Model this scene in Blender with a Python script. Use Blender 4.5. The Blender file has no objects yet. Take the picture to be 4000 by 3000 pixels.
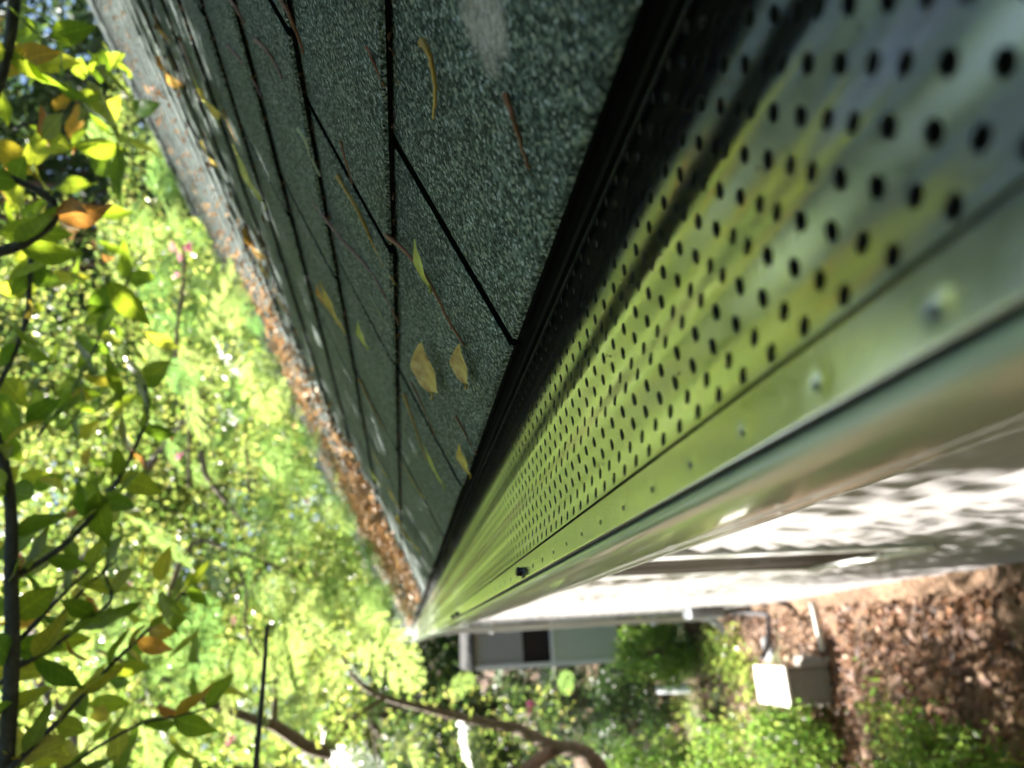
import bpy, math, random
import numpy as np
from mathutils import Vector, Matrix, Quaternion

random.seed(7)
RNG = np.random.default_rng(7)
sc = bpy.context.scene
COL = sc.collection

# ---------------------------------------------------------------- camera
# x = towards the house, y = along the gutter, z = up; the lens sits at the origin just above the gutter.
F_PX = 2773.0                      # focal length for a picture 4000 px wide
def _raw(px, py): return np.array([px - 2000.0, -(py - 1500.0), F_PX])
_Y = _raw(1578.0, 2525.0); _Y /= np.linalg.norm(_Y)
_Z = np.array([-_Y[2], 0.0, _Y[0]]); _Z /= np.linalg.norm(_Z)
_X = -np.cross(_Y, _Z)
CM = np.stack([_X, _Y, _Z])        # world = CM @ (right, up, forward)
cam_data = bpy.data.cameras.new('camera')
cam_data.sensor_width = 36.0
cam_data.lens = F_PX / 4000.0 * 36.0
cam_data.clip_start = 0.01
cam_data.clip_end = 2000.0
cam_data.dof.use_dof = True
cam_data.dof.focus_distance = 0.38
cam_data.dof.aperture_fstop = 7.8
cam = bpy.data.objects.new('camera', cam_data)
COL.objects.link(cam)
mw = Matrix.Identity(4)
for r in range(3):
    mw[r][0], mw[r][1], mw[r][2] = CM[r][0], CM[r][1], -CM[r][2]
cam.matrix_world = mw
sc.camera = cam

def ray(px, py): return CM @ _raw(px, py)
def at(px, py, d):
    r = ray(px, py); return Vector(r / np.linalg.norm(r) * d)
def proj(P):
    c = CM.T @ np.array(P, float); return 2000 + c[0] / c[2] * F_PX, 1500 - c[1] / c[2] * F_PX, c[2]

# ---------------------------------------------------------------- sky, sun, exposure
SUN = Vector((-0.42, 0.58, 0.70)).normalized()        # towards the sun
world = bpy.data.worlds.new('World'); sc.world = world
world.use_nodes = True
wn = world.node_tree.nodes; wl = world.node_tree.links
sky = wn.new('ShaderNodeTexSky'); sky.sky_type = 'NISHITA'; sky.sun_disc = False
sky.sun_elevation = math.asin(SUN.z)
sky.sun_rotation = math.atan2(SUN.x, SUN.y)
wn['Background'].inputs['Strength'].default_value = 0.05
wl.new(sky.outputs[0], wn['Background'].inputs['Color'])
sd = bpy.data.lights.new('sun', 'SUN'); sd.energy = 5.0; sd.angle = math.radians(0.53); sd.color = (1.0, 0.955, 0.88)
so = bpy.data.objects.new('sun', sd); COL.objects.link(so)
so.rotation_euler = (-SUN).to_track_quat('-Z', 'Y').to_euler()
sc.view_settings.view_transform = 'Standard'
sc.view_settings.look = 'None'
sc.view_settings.exposure = 2.5
sc.view_settings.gamma = 1.0
sc.view_settings.use_curve_mapping = False
sc.cycles.max_bounces = 6
sc.cycles.diffuse_bounces = 2
sc.cycles.glossy_bounces = 3
sc.cycles.transmission_bounces = 3
sc.cycles.caustics_reflective = False
sc.cycles.caustics_refractive = False
sc.cycles.use_denoising = True
sc.cycles.use_adaptive_sampling = True
sc.cycles.adaptive_threshold = 0.03

# ---------------------------------------------------------------- mesh helpers
class MB:
    def __init__(s): s.v = []; s.f = []
    def add(s, vs, fs):
        o = len(s.v); s.v.extend([tuple(v) for v in vs]); s.f.extend([tuple(i + o for i in f) for f in fs])
    def box(s, x0, x1, y0, y1, z0, z1):
        s.add([(x0,y0,z0),(x1,y0,z0),(x1,y1,z0),(x0,y1,z0),(x0,y0,z1),(x1,y0,z1),(x1,y1,z1),(x0,y1,z1)],
              [(0,3,2,1),(4,5,6,7),(0,1,5,4),(1,2,6,5),(2,3,7,6),(3,0,4,7)])
    def tube(s, pts, rads, n=8, cap=True):
        pts = [Vector(p) for p in pts]
        if not isinstance(rads, (list, tuple)): rads = [rads] * len(pts)
        o = len(s.v); ref = None
        for i, p in enumerate(pts):
            t = (pts[min(i + 1, len(pts) - 1)] - pts[max(i - 1, 0)]).normalized()
            if ref is None: ref = t.orthogonal().normalized()
            ref = (ref - t * ref.dot(t)).normalized()
            b = t.cross(ref)
            for k in range(n):
                a = 2 * math.pi * k / n
                s.v.append(tuple(p + (ref * math.cos(a) + b * math.sin(a)) * rads[i]))
        for i in range(len(pts) - 1):
            for k in range(n):
                k2 = (k + 1) % n
                s.f.append((o + i*n + k, o + i*n + k2, o + (i+1)*n + k2, o + (i+1)*n + k))
        if cap:
            s.f.append(tuple(o + k for k in reversed(range(n))))
            s.f.append(tuple(o + (len(pts)-1)*n + k for k in range(n)))
    def prism(s, prof, y0, y1, closed=True):
        n = len(prof)
        vs = [(x, y0, z) for x, z in prof] + [(x, y1, z) for x, z in prof]
        fs = [(i, (i+1) % n, n + (i+1) % n, n + i) for i in range(n if closed else n - 1)]
        if closed: fs += [tuple(reversed(range(n))), tuple(range(n, 2*n))]
        s.add(vs, fs)
    def mesh(s, name, smooth=False):
        m = bpy.data.meshes.new(name); m.from_pydata(s.v, [], s.f); m.update()
        if smooth: m.polygons.foreach_set('use_smooth', [True] * len(m.polygons))
        return m
    def obj(s, name, mat, parent=None, smooth=False):
        return link(name, s.mesh(name, smooth), mat, parent)

def link(name, mesh, mat, parent=None):
    if mat is not None and not mesh.materials: mesh.materials.append(mat)
    o = bpy.data.objects.new(name, mesh); COL.objects.link(o)
    if parent is not None: o.parent = parent
    return o
def empty(name, loc=(0, 0, 0)):
    o = bpy.data.objects.new(name, None); COL.objects.link(o); o.location = loc; o.empty_display_size = 0.1
    bpy.context.view_layer.update() if False else None
    return o
def tag(o, label=None, cat=None, group=None, kind=None):
    if label: o['label'] = label
    if cat: o['category'] = cat
    if group: o['group'] = group
    if kind: o['kind'] = kind
    return o
def bevel(o, w, seg=2):
    b = o.modifiers.new('bevel', 'BEVEL'); b.width = w; b.segments = seg; b.limit_method = 'ANGLE'; b.angle_limit = math.radians(40)
    return o
def np_mesh(name, V, Fq, tint=None):
    """V (n,3), Fq (m,k) -> mesh; tint one float per vertex"""
    V = np.asarray(V, np.float32); Fq = np.asarray(Fq, np.int32)
    m = bpy.data.meshes.new(name)
    m.vertices.add(len(V)); m.vertices.foreach_set('co', V.ravel())
    k = Fq.shape[1]
    m.loops.add(Fq.size); m.loops.foreach_set('vertex_index', Fq.ravel())
    m.polygons.add(len(Fq)); m.polygons.foreach_set('loop_start', np.arange(0, Fq.size, k, dtype=np.int32))
    m.update(calc_edges=True); m.validate()
    if tint is not None:
        a = m.attributes.new('tint', 'FLOAT', 'POINT'); a.data.foreach_set('value', np.asarray(tint, np.float32))
    return m

# ---------------------------------------------------------------- materials
def new_mat(name):
    m = bpy.data.materials.new(name); m.use_nodes = True
    nt = m.node_tree; nt.nodes.clear()
    out = nt.nodes.new('ShaderNodeOutputMaterial')
    return m, nt, out
def N(nt, typ, **kw):
    n = nt.nodes.new(typ)
    for k, v in kw.items():
        if k in n.inputs.keys(): n.inputs[k].default_value = v
        else: setattr(n, k, v)
    return n
def ramp(nt, stops, interp='LINEAR'):
    r = nt.nodes.new('ShaderNodeValToRGB'); r.color_ramp.interpolation = interp
    e = r.color_ramp.elements
    while len(e) > 1: e.remove(e[-1])
    e[0].position = stops[0][0]; e[0].color = (*stops[0][1], 1)
    for p, c in stops[1:]:
        x = e.new(p); x.color = (*c, 1)
    return r
def simple(name, col, rough=0.6, metal=0.0, spec=0.5, coat=0.0, noise=0.0, nscale=20.0, bump=0.0, bscale=60.0, stretch=None):
    m, nt, out = new_mat(name)
    p = N(nt, 'ShaderNodeBsdfPrincipled', Roughness=rough, Metallic=metal)
    p.inputs['Specular IOR Level'].default_value = spec
    p.inputs['Coat Weight'].default_value = coat
    p.inputs['Coat Roughness'].default_value = 0.08
    p.inputs['Base Color'].default_value = (*col, 1)
    tc = N(nt, 'ShaderNodeTexCoord'); mp = N(nt, 'ShaderNodeMapping')
    if stretch: mp.inputs['Scale'].default_value = stretch
    nt.links.new(tc.outputs['Object'], mp.inputs[0])
    if noise:
        t = N(nt, 'ShaderNodeTexNoise', Scale=nscale, Detail=6.0, Roughness=0.65)
        nt.links.new(mp.outputs[0], t.inputs['Vector'])
        lo = tuple(c * (1 - noise) for c in col); hi = tuple(min(1, c * (1 + noise)) for c in col)
        r = ramp(nt, [(0.3, lo), (0.7, hi)])
        nt.links.new(t.outputs['Fac'], r.inputs[0]); nt.links.new(r.outputs[0], p.inputs['Base Color'])
    if bump:
        t = N(nt, 'ShaderNodeTexNoise', Scale=bscale, Detail=4.0)
        nt.links.new(mp.outputs[0], t.inputs['Vector'])
        b = N(nt, 'ShaderNodeBump', Strength=bump, Distance=0.01)
        nt.links.new(t.outputs['Fac'], b.inputs['Height']); nt.links.new(b.outputs[0], p.inputs['Normal'])
    nt.links.new(p.outputs[0], out.inputs[0])
    return m
def leaf_mat(name, stops, tstops, trans=0.5, rough=0.42, source='object', spots=True):
    """leaf: reflecting and light-passing halves, tone picked per leaf"""
    m, nt, out = new_mat(name)
    if source == 'object':
        src = N(nt, 'ShaderNodeObjectInfo').outputs['Random']
    else:
        src = N(nt, 'ShaderNodeAttribute', attribute_name='tint').outputs['Fac']
    r1 = ramp(nt, stops); r2 = ramp(nt, tstops)
    nt.links.new(src, r1.inputs[0]); nt.links.new(src, r2.inputs[0])
    c1, c2 = r1.outputs[0], r2.outputs[0]
    if spots:
        tc = N(nt, 'ShaderNodeTexCoord')
        t = N(nt, 'ShaderNodeTexNoise', Scale=38.0, Detail=4.0, Roughness=0.7)
        nt.links.new(tc.outputs['Object'], t.inputs['Vector'])
        rr = ramp(nt, [(0.30, (0.62, 0.66, 0.5)), (0.55, (1.0, 1.0, 1.0)), (0.8, (1.25, 1.15, 0.9))])
        nt.links.new(t.outputs['Fac'], rr.inputs[0])
        for which in (0, 1):
            mx = N(nt, 'ShaderNodeMix', data_type='RGBA', blend_type='MULTIPLY'); mx.inputs[0].default_value = 0.8
            nt.links.new(c1 if which == 0 else c2, mx.inputs[6]); nt.links.new(rr.outputs[0], mx.inputs[7])
            if which == 0: c1 = mx.outputs[2]
            else: c2 = mx.outputs[2]
    if spots:
        sx = N(nt, 'ShaderNodeSeparateXYZ'); nt.links.new(tc.outputs['Object'], sx.inputs[0])
        ab = N(nt, 'ShaderNodeMath', operation='ABSOLUTE'); nt.links.new(sx.outputs[1], ab.inputs[0])
        ma = N(nt, 'ShaderNodeMath', operation='MULTIPLY_ADD'); ma.inputs[1].default_value = -0.8
        nt.links.new(ab.outputs[0], ma.inputs[0]); nt.links.new(sx.outputs[0], ma.inputs[2])
        fr = N(nt, 'ShaderNodeMath', operation='MULTIPLY'); fr.inputs[1].default_value = 105.0; nt.links.new(ma.outputs[0], fr.inputs[0])
        fc = N(nt, 'ShaderNodeMath', operation='FRACT'); nt.links.new(fr.outputs[0], fc.inputs[0])
        vr = ramp(nt, [(0.0, (1.35, 1.3, 1.1)), (0.10, (1, 1, 1)), (0.8, (0.93, 0.94, 0.93)), (1.0, (1.2, 1.18, 1.05))]); nt.links.new(fc.outputs[0], vr.inputs[0])
        mr = N(nt, 'ShaderNodeMath', operation='MULTIPLY'); mr.inputs[1].default_value = 100.0; nt.links.new(ab.outputs[0], mr.inputs[0])
        mrr = ramp(nt, [(0.05, (1.6, 1.5, 1.2)), (0.12, (1, 1, 1))]); nt.links.new(mr.outputs[0], mrr.inputs[0])
        for src2 in (vr, mrr):
            for which in (0, 1):
                mx = N(nt, 'ShaderNodeMix', data_type='RGBA', blend_type='MULTIPLY'); mx.inputs[0].default_value = 0.8
                nt.links.new(c1 if which == 0 else c2, mx.inputs[6]); nt.links.new(src2.outputs[0], mx.inputs[7])
                if which == 0: c1 = mx.outputs[2]
                else: c2 = mx.outputs[2]
    p = N(nt, 'ShaderNodeBsdfPrincipled', Roughness=rough)
    tr = N(nt, 'ShaderNodeBsdfTranslucent')
    nt.links.new(c1, p.inputs['Base Color']); nt.links.new(c2, tr.inputs['Color'])
    mix = N(nt, 'ShaderNodeMixShader'); mix.inputs[0].default_value = trans
    nt.links.new(p.outputs[0], mix.inputs[1]); nt.links.new(tr.outputs[0], mix.inputs[2])
    nt.links.new(mix.outputs[0], out.inputs[0])
    return m

def granule_mat():
    m, nt, out = new_mat('asphalt_granules')
    tc = N(nt, 'ShaderNodeTexCoord')
    geo = N(nt, 'ShaderNodeNewGeometry')
    # stretch of coordinates is world position, so granules keep one size on every tab
    v = N(nt, 'ShaderNodeTexVoronoi', Scale=640.0, Randomness=1.0)
    nt.links.new(geo.outputs['Position'], v.inputs['Vector'])
    sep = N(nt, 'ShaderNodeSeparateColor'); nt.links.new(v.outputs['Color'], sep.inputs[0])
    cr = ramp(nt, [(0.0, (0.016, 0.028, 0.027)), (0.24, (0.058, 0.088, 0.083)), (0.48, (0.135, 0.185, 0.175)),
                   (0.70, (0.25, 0.31, 0.29)), (0.87, (0.42, 0.46, 0.41)), (0.955, (0.58, 0.63, 0.72))], 'CONSTANT')
    nt.links.new(sep.outputs[0], cr.inputs[0])
    big = N(nt, 'ShaderNodeTexNoise', Scale=9.0, Detail=5.0, Roughness=0.6)
    nt.links.new(geo.outputs['Position'], big.inputs['Vector'])
    br = ramp(nt, [(0.35, (0.80, 0.80, 0.78)), (0.7, (1.2, 1.2, 1.15))]); nt.links.new(big.outputs['Fac'], br.inputs[0])
    mx = N(nt, 'ShaderNodeMix', data_type='RGBA', blend_type='MULTIPLY'); mx.inputs[0].default_value = 1.0
    nt.links.new(cr.outputs[0], mx.inputs[6]); nt.links.new(br.outputs[0], mx.inputs[7])
    # one patch of bare pale granules
    patch = N(nt, 'ShaderNodeVectorMath', operation='DISTANCE'); patch.inputs[1].default_value = PATCH
    wob = N(nt, 'ShaderNodeTexNoise', Scale=90.0, Detail=3.0); nt.links.new(geo.outputs['Position'], wob.inputs['Vector'])
    nt.links.new(geo.outputs['Position'], patch.inputs[0])
    ad = N(nt, 'ShaderNodeMath', operation='MULTIPLY_ADD'); ad.inputs[1].default_value = 0.030; 
    nt.links.new(wob.outputs['Fac'], ad.inputs[0]); nt.links.new(patch.outputs['Value'], ad.inputs[2])
    pr = ramp(nt, [(0.026, (1, 1, 1)), (0.034, (0, 0, 0))]); nt.links.new(ad.outputs[0], pr.inputs[0])
    pc = ramp(nt, [(0.0, (0.34, 0.30, 0.28)), (0.5, (0.56, 0.51, 0.49)), (1.0, (0.74, 0.69, 0.68))]); nt.links.new(sep.outputs[1], pc.inputs[0])
    mx2 = N(nt, 'ShaderNodeMix', data_type='RGBA')
    nt.links.new(pr.outputs[0], mx2.inputs[0]); nt.links.new(mx.outputs[2], mx2.inputs[6]); nt.links.new(pc.outputs[0], mx2.inputs[7])
    p = N(nt, 'ShaderNodeBsdfPrincipled', Roughness=0.62)
    p.inputs['Specular IOR Level'].default_value = 0.2
    p.inputs['Diffuse Roughness'].default_value = 0.3
    nt.links.new(mx2.outputs[2], p.inputs['Base Color'])
    # each granule is a little tilted facet
    vm = N(nt, 'ShaderNodeMath', operation='MULTIPLY'); vm.inputs[1].default_value = 0.9
    nt.links.new(v.outputs['Distance'], vm.inputs[0])
    sub = N(nt, 'ShaderNodeMath', operation='SUBTRACT'); nt.links.new(sep.outputs[2], sub.inputs[0]); nt.links.new(vm.outputs[0], sub.inputs[1])
    b = N(nt, 'ShaderNodeBump', Strength=1.0, Distance=0.0024)
    nt.links.new(sub.outputs[0], b.inputs['Height']); nt.links.new(b.outputs[0], p.inputs['Normal'])
    nt.links.new(p.outputs[0], out.inputs[0])
    return m

def metal_mat():
    m, nt, out = new_mat('bright_aluminium')
    geo = N(nt, 'ShaderNodeNewGeometry')
    p = N(nt, 'ShaderNodeBsdfPrincipled', Metallic=1.0, Roughness=0.14)
    p.inputs['Base Color'].default_value = (0.66, 0.68, 0.66, 1)
    mp = N(nt, 'ShaderNodeMapping'); mp.inputs['Scale'].default_value = (14, 2.2, 14)
    nt.links.new(geo.outputs['Position'], mp.inputs[0])
    t = N(nt, 'ShaderNodeTexNoise', Scale=1.0, Detail=2.0); nt.links.new(mp.outputs[0], t.inputs['Vector'])
    b = N(nt, 'ShaderNodeBump', Strength=0.04, Distance=0.004)
    nt.links.new(t.outputs['Fac'], b.inputs['Height']); nt.links.new(b.outputs[0], p.inputs['Normal'])
    d = N(nt, 'ShaderNodeTexNoise', Scale=130.0, Detail=5.0, Roughness=0.7); nt.links.new(geo.outputs['Position'], d.inputs['Vector'])
    rr = ramp(nt, [(0.35, (0.17, 0.17, 0.17)), (0.75, (0.25, 0.25, 0.25))]); nt.links.new(d.outputs['Fac'], rr.inputs[0])
    nt.links.new(rr.outputs[0], p.inputs['Roughness'])
    nt.links.new(p.outputs[0], out.inputs[0])
    return m

# ---------------------------------------------------------------- dimensions of the eave
S = 0.547                                    # roof pitch dz/dx
X0, Z0 = 0.150, -0.0653                      # lower edge of the first course
UX, UZ = 1 / math.hypot(1, S), S / math.hypot(1, S)       # up-slope unit
NX, NZ = -UZ, UX                             # roof normal
EXPO = 0.136
LEN = 8.8                                    # house length in front of the lens
YB = -0.9                                    # and behind it
XW = 0.22                                    # wall plane
RIDGE_D = (2.62 - X0) / UX
def roof_pt(d, y, h=0.0): return Vector((X0 + UX*d + NX*h, y, Z0 + UZ*d + NZ*h))
def on_roof(px, py, h=0.0):
    r = ray(px, py); n = np.array([NX, 0, NZ]); p0 = np.array(roof_pt(0, 0, h))
    return Vector(r * (n.dot(p0) / n.dot(r)))
def ground_z(x, y):
    yy = np.clip(y, -30, 13.5)
    z = -2.17 - 0.19 * np.maximum(yy, -4) * 1.0
    z = z + 0.05 * np.sin(x * 2.1 + y * 0.7) + 0.04 * np.sin(y * 1.9 - x)
    return z + 0.06 * np.clip(-x - 0.5, 0, 6)
PATCH = tuple(on_roof(1900, 60, 0.008))

GRAN = granule_mat()
ALU = metal_mat()
GUTTER_PAINT = simple('clay_gutter_enamel', (0.37, 0.45, 0.35), rough=0.3, coat=0.5, noise=0.06, nscale=30, bump=0.05, bscale=9)
BLACK = simple('black_rubber_paint', (0.012, 0.012, 0.013), rough=0.35)
SCREWM = simple('black_oxide_screw', (0.015, 0.015, 0.018), rough=0.22, metal=0.0, spec=0.7, coat=0.5)
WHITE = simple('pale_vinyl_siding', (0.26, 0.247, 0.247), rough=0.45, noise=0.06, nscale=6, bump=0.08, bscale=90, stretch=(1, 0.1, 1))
TRIM = simple('white_trim_paint', (0.80, 0.80, 0.80), rough=0.35, noise=0.05, nscale=12)
GLASS = simple('dark_window_glass', (0.016, 0.011, 0.010), rough=0.6, spec=0.15)
WOOD = simple('dark_drip_board', (0.03, 0.028, 0.025), rough=0.8, noise=0.3, nscale=40)
FELT = simple('dark_roof_deck', (0.02, 0.02, 0.02), rough=0.9)

# ================================================================= the house
house = empty('house', (XW, 3.0, -2.7))
tag(house, 'white lap-sided house with dark shingle roof and perforated gutter running away from the lens', 'house')
HOFF = Vector(house.location)
def under(o, parent, base=None):
    """parent while keeping world coordinates (all empties here are unrotated)"""
    o.parent = parent
    off = Vector((0, 0, 0)); q = parent
    while q is not None:
        off += Vector(q.location) if q.parent is None or True else Vector((0,0,0)); q = q.parent
    o.location = Vector(o.location) - off
    return o

# --- roof > shingle ------------------------------------------------------------------
mb = MB()
d1 = RIDGE_D
prof = [(roof_pt(0.004, 0, -0.012).x, roof_pt(0.004, 0, -0.012).z), (roof_pt(0.004, 0, -0.001).x, roof_pt(0.004, 0, -0.001).z),
        (roof_pt(d1, 0, -0.001).x, roof_pt(d1, 0, -0.001).z), (2*roof_pt(d1, 0, 0).x - 0.15, Z0), (2*roof_pt(d1, 0, 0).x - 0.15, Z0 - 0.03),
        (roof_pt(d1, 0, -0.03).x, roof_pt(d1, 0, -0.03).z)]
mb.prism(prof, YB, LEN)
roof = under(mb.obj('roof', FELT), house)
tag(roof, label='dark charcoal shingle roof, shaded near the lens and sunlit far off')

def shingle_mesh():
    """unit-width tab: x up-slope from the butt edge, y across 0..1, z thickness; softened butt edge"""
    L = EXPO + 0.028; b0, t = 0.0062, 0.0052
    m = MB(); ys = [0.0, 0.012, 0.5, 0.988, 1.0]
    def bot(x): return b0 * (1 - x / EXPO)
    prof = [(0.0, bot(0)), (0.0, bot(0) + t*0.55), (0.0016, bot(0) + t), (EXPO*0.5, bot(EXPO*0.5) + t + 0.0004), (L, bot(L) + t), (L, bot(L))]
    n = len(prof); vs = []
    for i, y in enumerate(ys):
        dz = -0.0006 if i in (0, len(ys)-1) else 0.0
        for (x, z) in prof: vs.append((x, y, z + (dz if z > bot(x) + t*0.6 else 0)))
    fs = []
    for i in range(len(ys)-1):
        for k in range(n):
            k2 = (k+1) % n; fs.append((i*n+k, i*n+k2, (i+1)*n+k2, (i+1)*n+k))
    fs.append(tuple(reversed(range(n)))); fs.append(tuple((len(ys)-1)*n + k for k in range(n)))
    m.add(vs, fs)
    return m
shm = shingle_mesh(); SH = shm.mesh('shingle')
ASPH = simple('black_asphalt_edge', (0.005, 0.005, 0.0045), rough=1.0, spec=0.08, noise=0.5, nscale=300)
SH.materials.append(GRAN); SH.materials.append(ASPH)
def edge_faces(m, per):
    ix = [p.index % per if p.index else 0 for p in m.polygons]
nf_ = 6
mi_ = [1 if (i >= 24 or i % 6 in (0, 5, 4)) else 0 for i in range(len(shm.f))]
SH.polygons.foreach_set('material_index', mi_)
RM = Matrix(((UX, 0, NX, 0), (0, 1, 0, 0), (UZ, 0, NZ, 0), (0, 0, 0, 1)))
tabs = []
slots = {0: [-0.69, -0.345, -0.005, 0.335, 0.69, 1.03, 1.37], 1: [-0.55, -0.219, 0.114, 0.447, 0.667, 1.0, 1.333], 2: [-0.62, -0.29, 0.04, 0.375, 0.71, 1.05, 1.19]}
ncourse = int(RIDGE_D / EXPO)
for k in range(ncourse + 1):
    sl = list(slots.get(k, []))
    if not sl:
        y = -0.8 + random.uniform(0, 0.33)
        sl = [y]
    while sl[-1] < LEN: sl.append(sl[-1] + (0.333 if random.random() > 0.12 else random.uniform(0.16, 0.3)))
    sl[-1] = LEN
    for a, b in zip(sl[:-1], sl[1:]):
        if b - a < 0.05: continue
        d = k * EXPO + random.uniform(-0.0012, 0.0012)
        P = roof_pt(d, a + 0.0045, random.uniform(0.0, 0.0006))
        mat = Matrix.Translation(P) @ RM @ Matrix.Diagonal((1, b - a - 0.009, 1, 1)) @ Matrix.Rotation(random.uniform(-0.003, 0.003), 4, 'Z')
        u, v, dep = proj(P + Vector((0, (b-a)/2, 0)))
        vis = dep > 0.05 and -500 < u < 4500 and -1500 < v < 3500
        c = np.array(P); area = (b - a) * EXPO * max(0.02, abs(np.dot(c / np.linalg.norm(c), [NX, 0, NZ]))) / np.dot(c, c)
        tabs.append((area if vis else 0, mat))
tabs.sort(key=lambda t: -t[0])
rinv = Matrix.Translation(-(HOFF + Vector(roof.location)))
for i, (a, mat) in enumerate(tabs[:295]):
    o = bpy.data.objects.new('shingle', SH); COL.objects.link(o); o.parent = roof; o.matrix_local = rinv @ mat
mb = MB()
for a, mat in tabs[295:]:
    mb.add([mat @ Vector(v) for v in shm.v], shm.f)
fs_ = under(mb.obj('far_shingles', GRAN), roof); fs_.data.materials.append(ASPH)
fs_.data.polygons.foreach_set('material_index', mi_ * (len(tabs) - 295)); tag(fs_, kind='stuff')
# starter course under the first one
mb = MB()
ps = [roof_pt(-0.002, 0, 0.0002), roof_pt(-0.001, 0, 0.0032), roof_pt(0.15, 0, 0.0032), roof_pt(0.15, 0, 0.0002)]
mb.prism([(p.x, p.z) for p in ps], YB, LEN)
under(mb.obj('starter_strip', ASPH), roof)
# drip edge
mb = MB()
mb.prism([(0.1585, -0.0625), (0.1585, -0.0750), (0.1600, -0.0750), (0.1600, -0.0625)], YB, LEN)
under(mb.obj('drip_edge', ASPH), roof)
# ridge caps, piece by piece
capm = MB()
for t in range(7):
    a = math.radians(-62 + t * 124 / 6)
capprof = [(-0.13, -0.062), (-0.06, -0.020), (0, 0.004), (0.06, -0.020), (0.13, -0.062), (0.13, -0.068), (0.06, -0.026), (0, -0.002), (-0.06, -0.026), (-0.13, -0.068)]
n = len(capprof)
vs = [(x, 0, z + 0.008) for x, z in capprof] + [(x, 0.2, z) for x, z in capprof]
capm.add(vs, [(i, (i+1) % n, n + (i+1) % n, n + i) for i in range(n)] + [tuple(reversed(range(n))), tuple(range(n, 2*n))])
CAP = capm.mesh('ridge_cap'); CAP.materials.append(GRAN)
rp = roof_pt(RIDGE_D, 0, 0.012)
y = 1.0
while y < LEN - 0.1:
    o = bpy.data.objects.new('ridge_cap', CAP); COL.objects.link(o); o.parent = roof
    o.matrix_local = rinv @ Matrix.Translation((rp.x, y, rp.z + 0.004)); y += 0.145
# rake trim at the far gable
mb = MB()
a, b = roof_pt(-0.02, LEN, 0), roof_pt(RIDGE_D, LEN, 0)
vs = []
for y in (LEN + 0.001, LEN + 0.03):
    for p in (a, b):
        for h in (-0.14, 0.055): vs.append((p.x + NX*h*0.3, y, p.z + NZ*h))
mb.add(vs, [(0, 1, 3, 2), (4, 6, 7, 5), (0, 4, 5, 1), (2, 3, 7, 6), (1, 5, 7, 3), (0, 2, 6, 4)])
under(mb.obj('rake_trim', TRIM), roof)
# fascia and soffit
mb = MB(); mb.box(0.1625, 0.180, YB, LEN, -0.235, -0.074); under(mb.obj('fascia', TRIM), house)
mb = MB(); mb.box(0.181, XW + 0.05, YB, LEN, -0.235, -0.225); under(mb.obj('soffit', TRIM), house)

# --- wall > siding boards -------------------------------------------------------------
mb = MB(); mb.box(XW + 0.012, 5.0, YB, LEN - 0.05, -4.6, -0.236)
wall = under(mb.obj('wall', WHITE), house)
bm_ = MB(); EX = 0.102
bm_.prism([(0.011, 0.0), (-0.011, -EX + 0.012), (-0.0125, -EX + 0.004), (-0.0105, -EX - 0.001), (0.011, -EX - 0.001)], YB, LEN - 0.06)
SB = bm_.mesh('siding_board'); SB.materials.append(WHITE)
z = -0.236
woff = HOFF + Vector(wall.location)
while z > -4.3:
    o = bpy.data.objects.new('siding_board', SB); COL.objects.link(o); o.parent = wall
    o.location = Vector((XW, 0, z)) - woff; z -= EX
mb = MB(); mb.box(XW - 0.022, XW + 0.012, LEN - 0.059, LEN + 0.02, -4.6, -0.236)
under(mb.obj('corner_trim', TRIM), house)
mb = MB(); mb.box(XW - 0.03, XW + 0.012, YB, LEN - 0.062, -4.7, -4.25)
# window
wy0, wy1, wz0, wz1 = 1.98, 2.68, -1.58, -0.40
mb = MB()
for bx_ in ((wy0, wy0 + 0.07, wz0, wz1), (wy1 - 0.07, wy1, wz0, wz1), (wy0 + 0.0705, wy1 - 0.0705, wz1 - 0.07, wz1), (wy0 + 0.0705, wy1 - 0.0705, wz0, wz0 + 0.05)):
    mb.box(XW - 0.021, XW + 0.008, bx_[0], bx_[1], bx_[2], bx_[3])
win = under(mb.obj('window', TRIM), house)
mb = MB(); mb.box(XW - 0.0175, XW + 0.005, wy0 + 0.071, wy1 - 0.071, wz0 + 0.051, wz1 - 0.071)
under(mb.obj('pane', GLASS), win)
mb = MB(); mb.box(XW - 0.026, XW - 0.0125, wy0 + 0.04, wy1 + 0.03, wz0 - 0.045, wz0 - 0.002)
under(bevel(mb.obj('sill', TRIM), 0.006), win)
mb = MB(); mb.box(XW - 0.0195, XW - 0.018, wy0 + 0.072, wy1 - 0.072, -1.19, -1.15)
under(mb.obj('sash_rail', GLASS), win)

# --- gutter > guard panels, screws ----------------------------------------------------
outer = [(0.0385, -0.0842), (0.0368, -0.0836), (0.0352, -0.0846), (0.0342, -0.0868), (0.0340, -0.0960), (0.0345, -0.108), (0.0362, -0.120), (0.0390, -0.131),
         (0.0418, -0.140), (0.0440, -0.149), (0.0452, -0.158), (0.0462, -0.1655), (0.0500, -0.1680), (0.158, -0.1680), (0.1605, -0.166), (0.1605, -0.0845)]
inner = [(x + 0.0012 if z < -0.084 and x < 0.05 else x - (0.0012 if x > 0.155 else 0), max(z, -0.1665) if z < -0.16 else z) for x, z in outer]
mb = MB(); npf = len(outer); ys = np.concatenate([np.arange(YB, 3.0, 0.05), np.arange(3.0, LEN + 0.01, 0.3)])
vs = []
for y in ys:
    for j, (x, z) in enumerate(outer):
        k = min(1, max(0, (-0.085 - z) / 0.05))
        vs.append((x + k * (0.0006 * math.sin(y * 7.3 + 1) + 0.0005 * math.sin(y * 17.0 + z * 40)), y, z + 0.0006 * math.sin(y * 4.1)))
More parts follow.
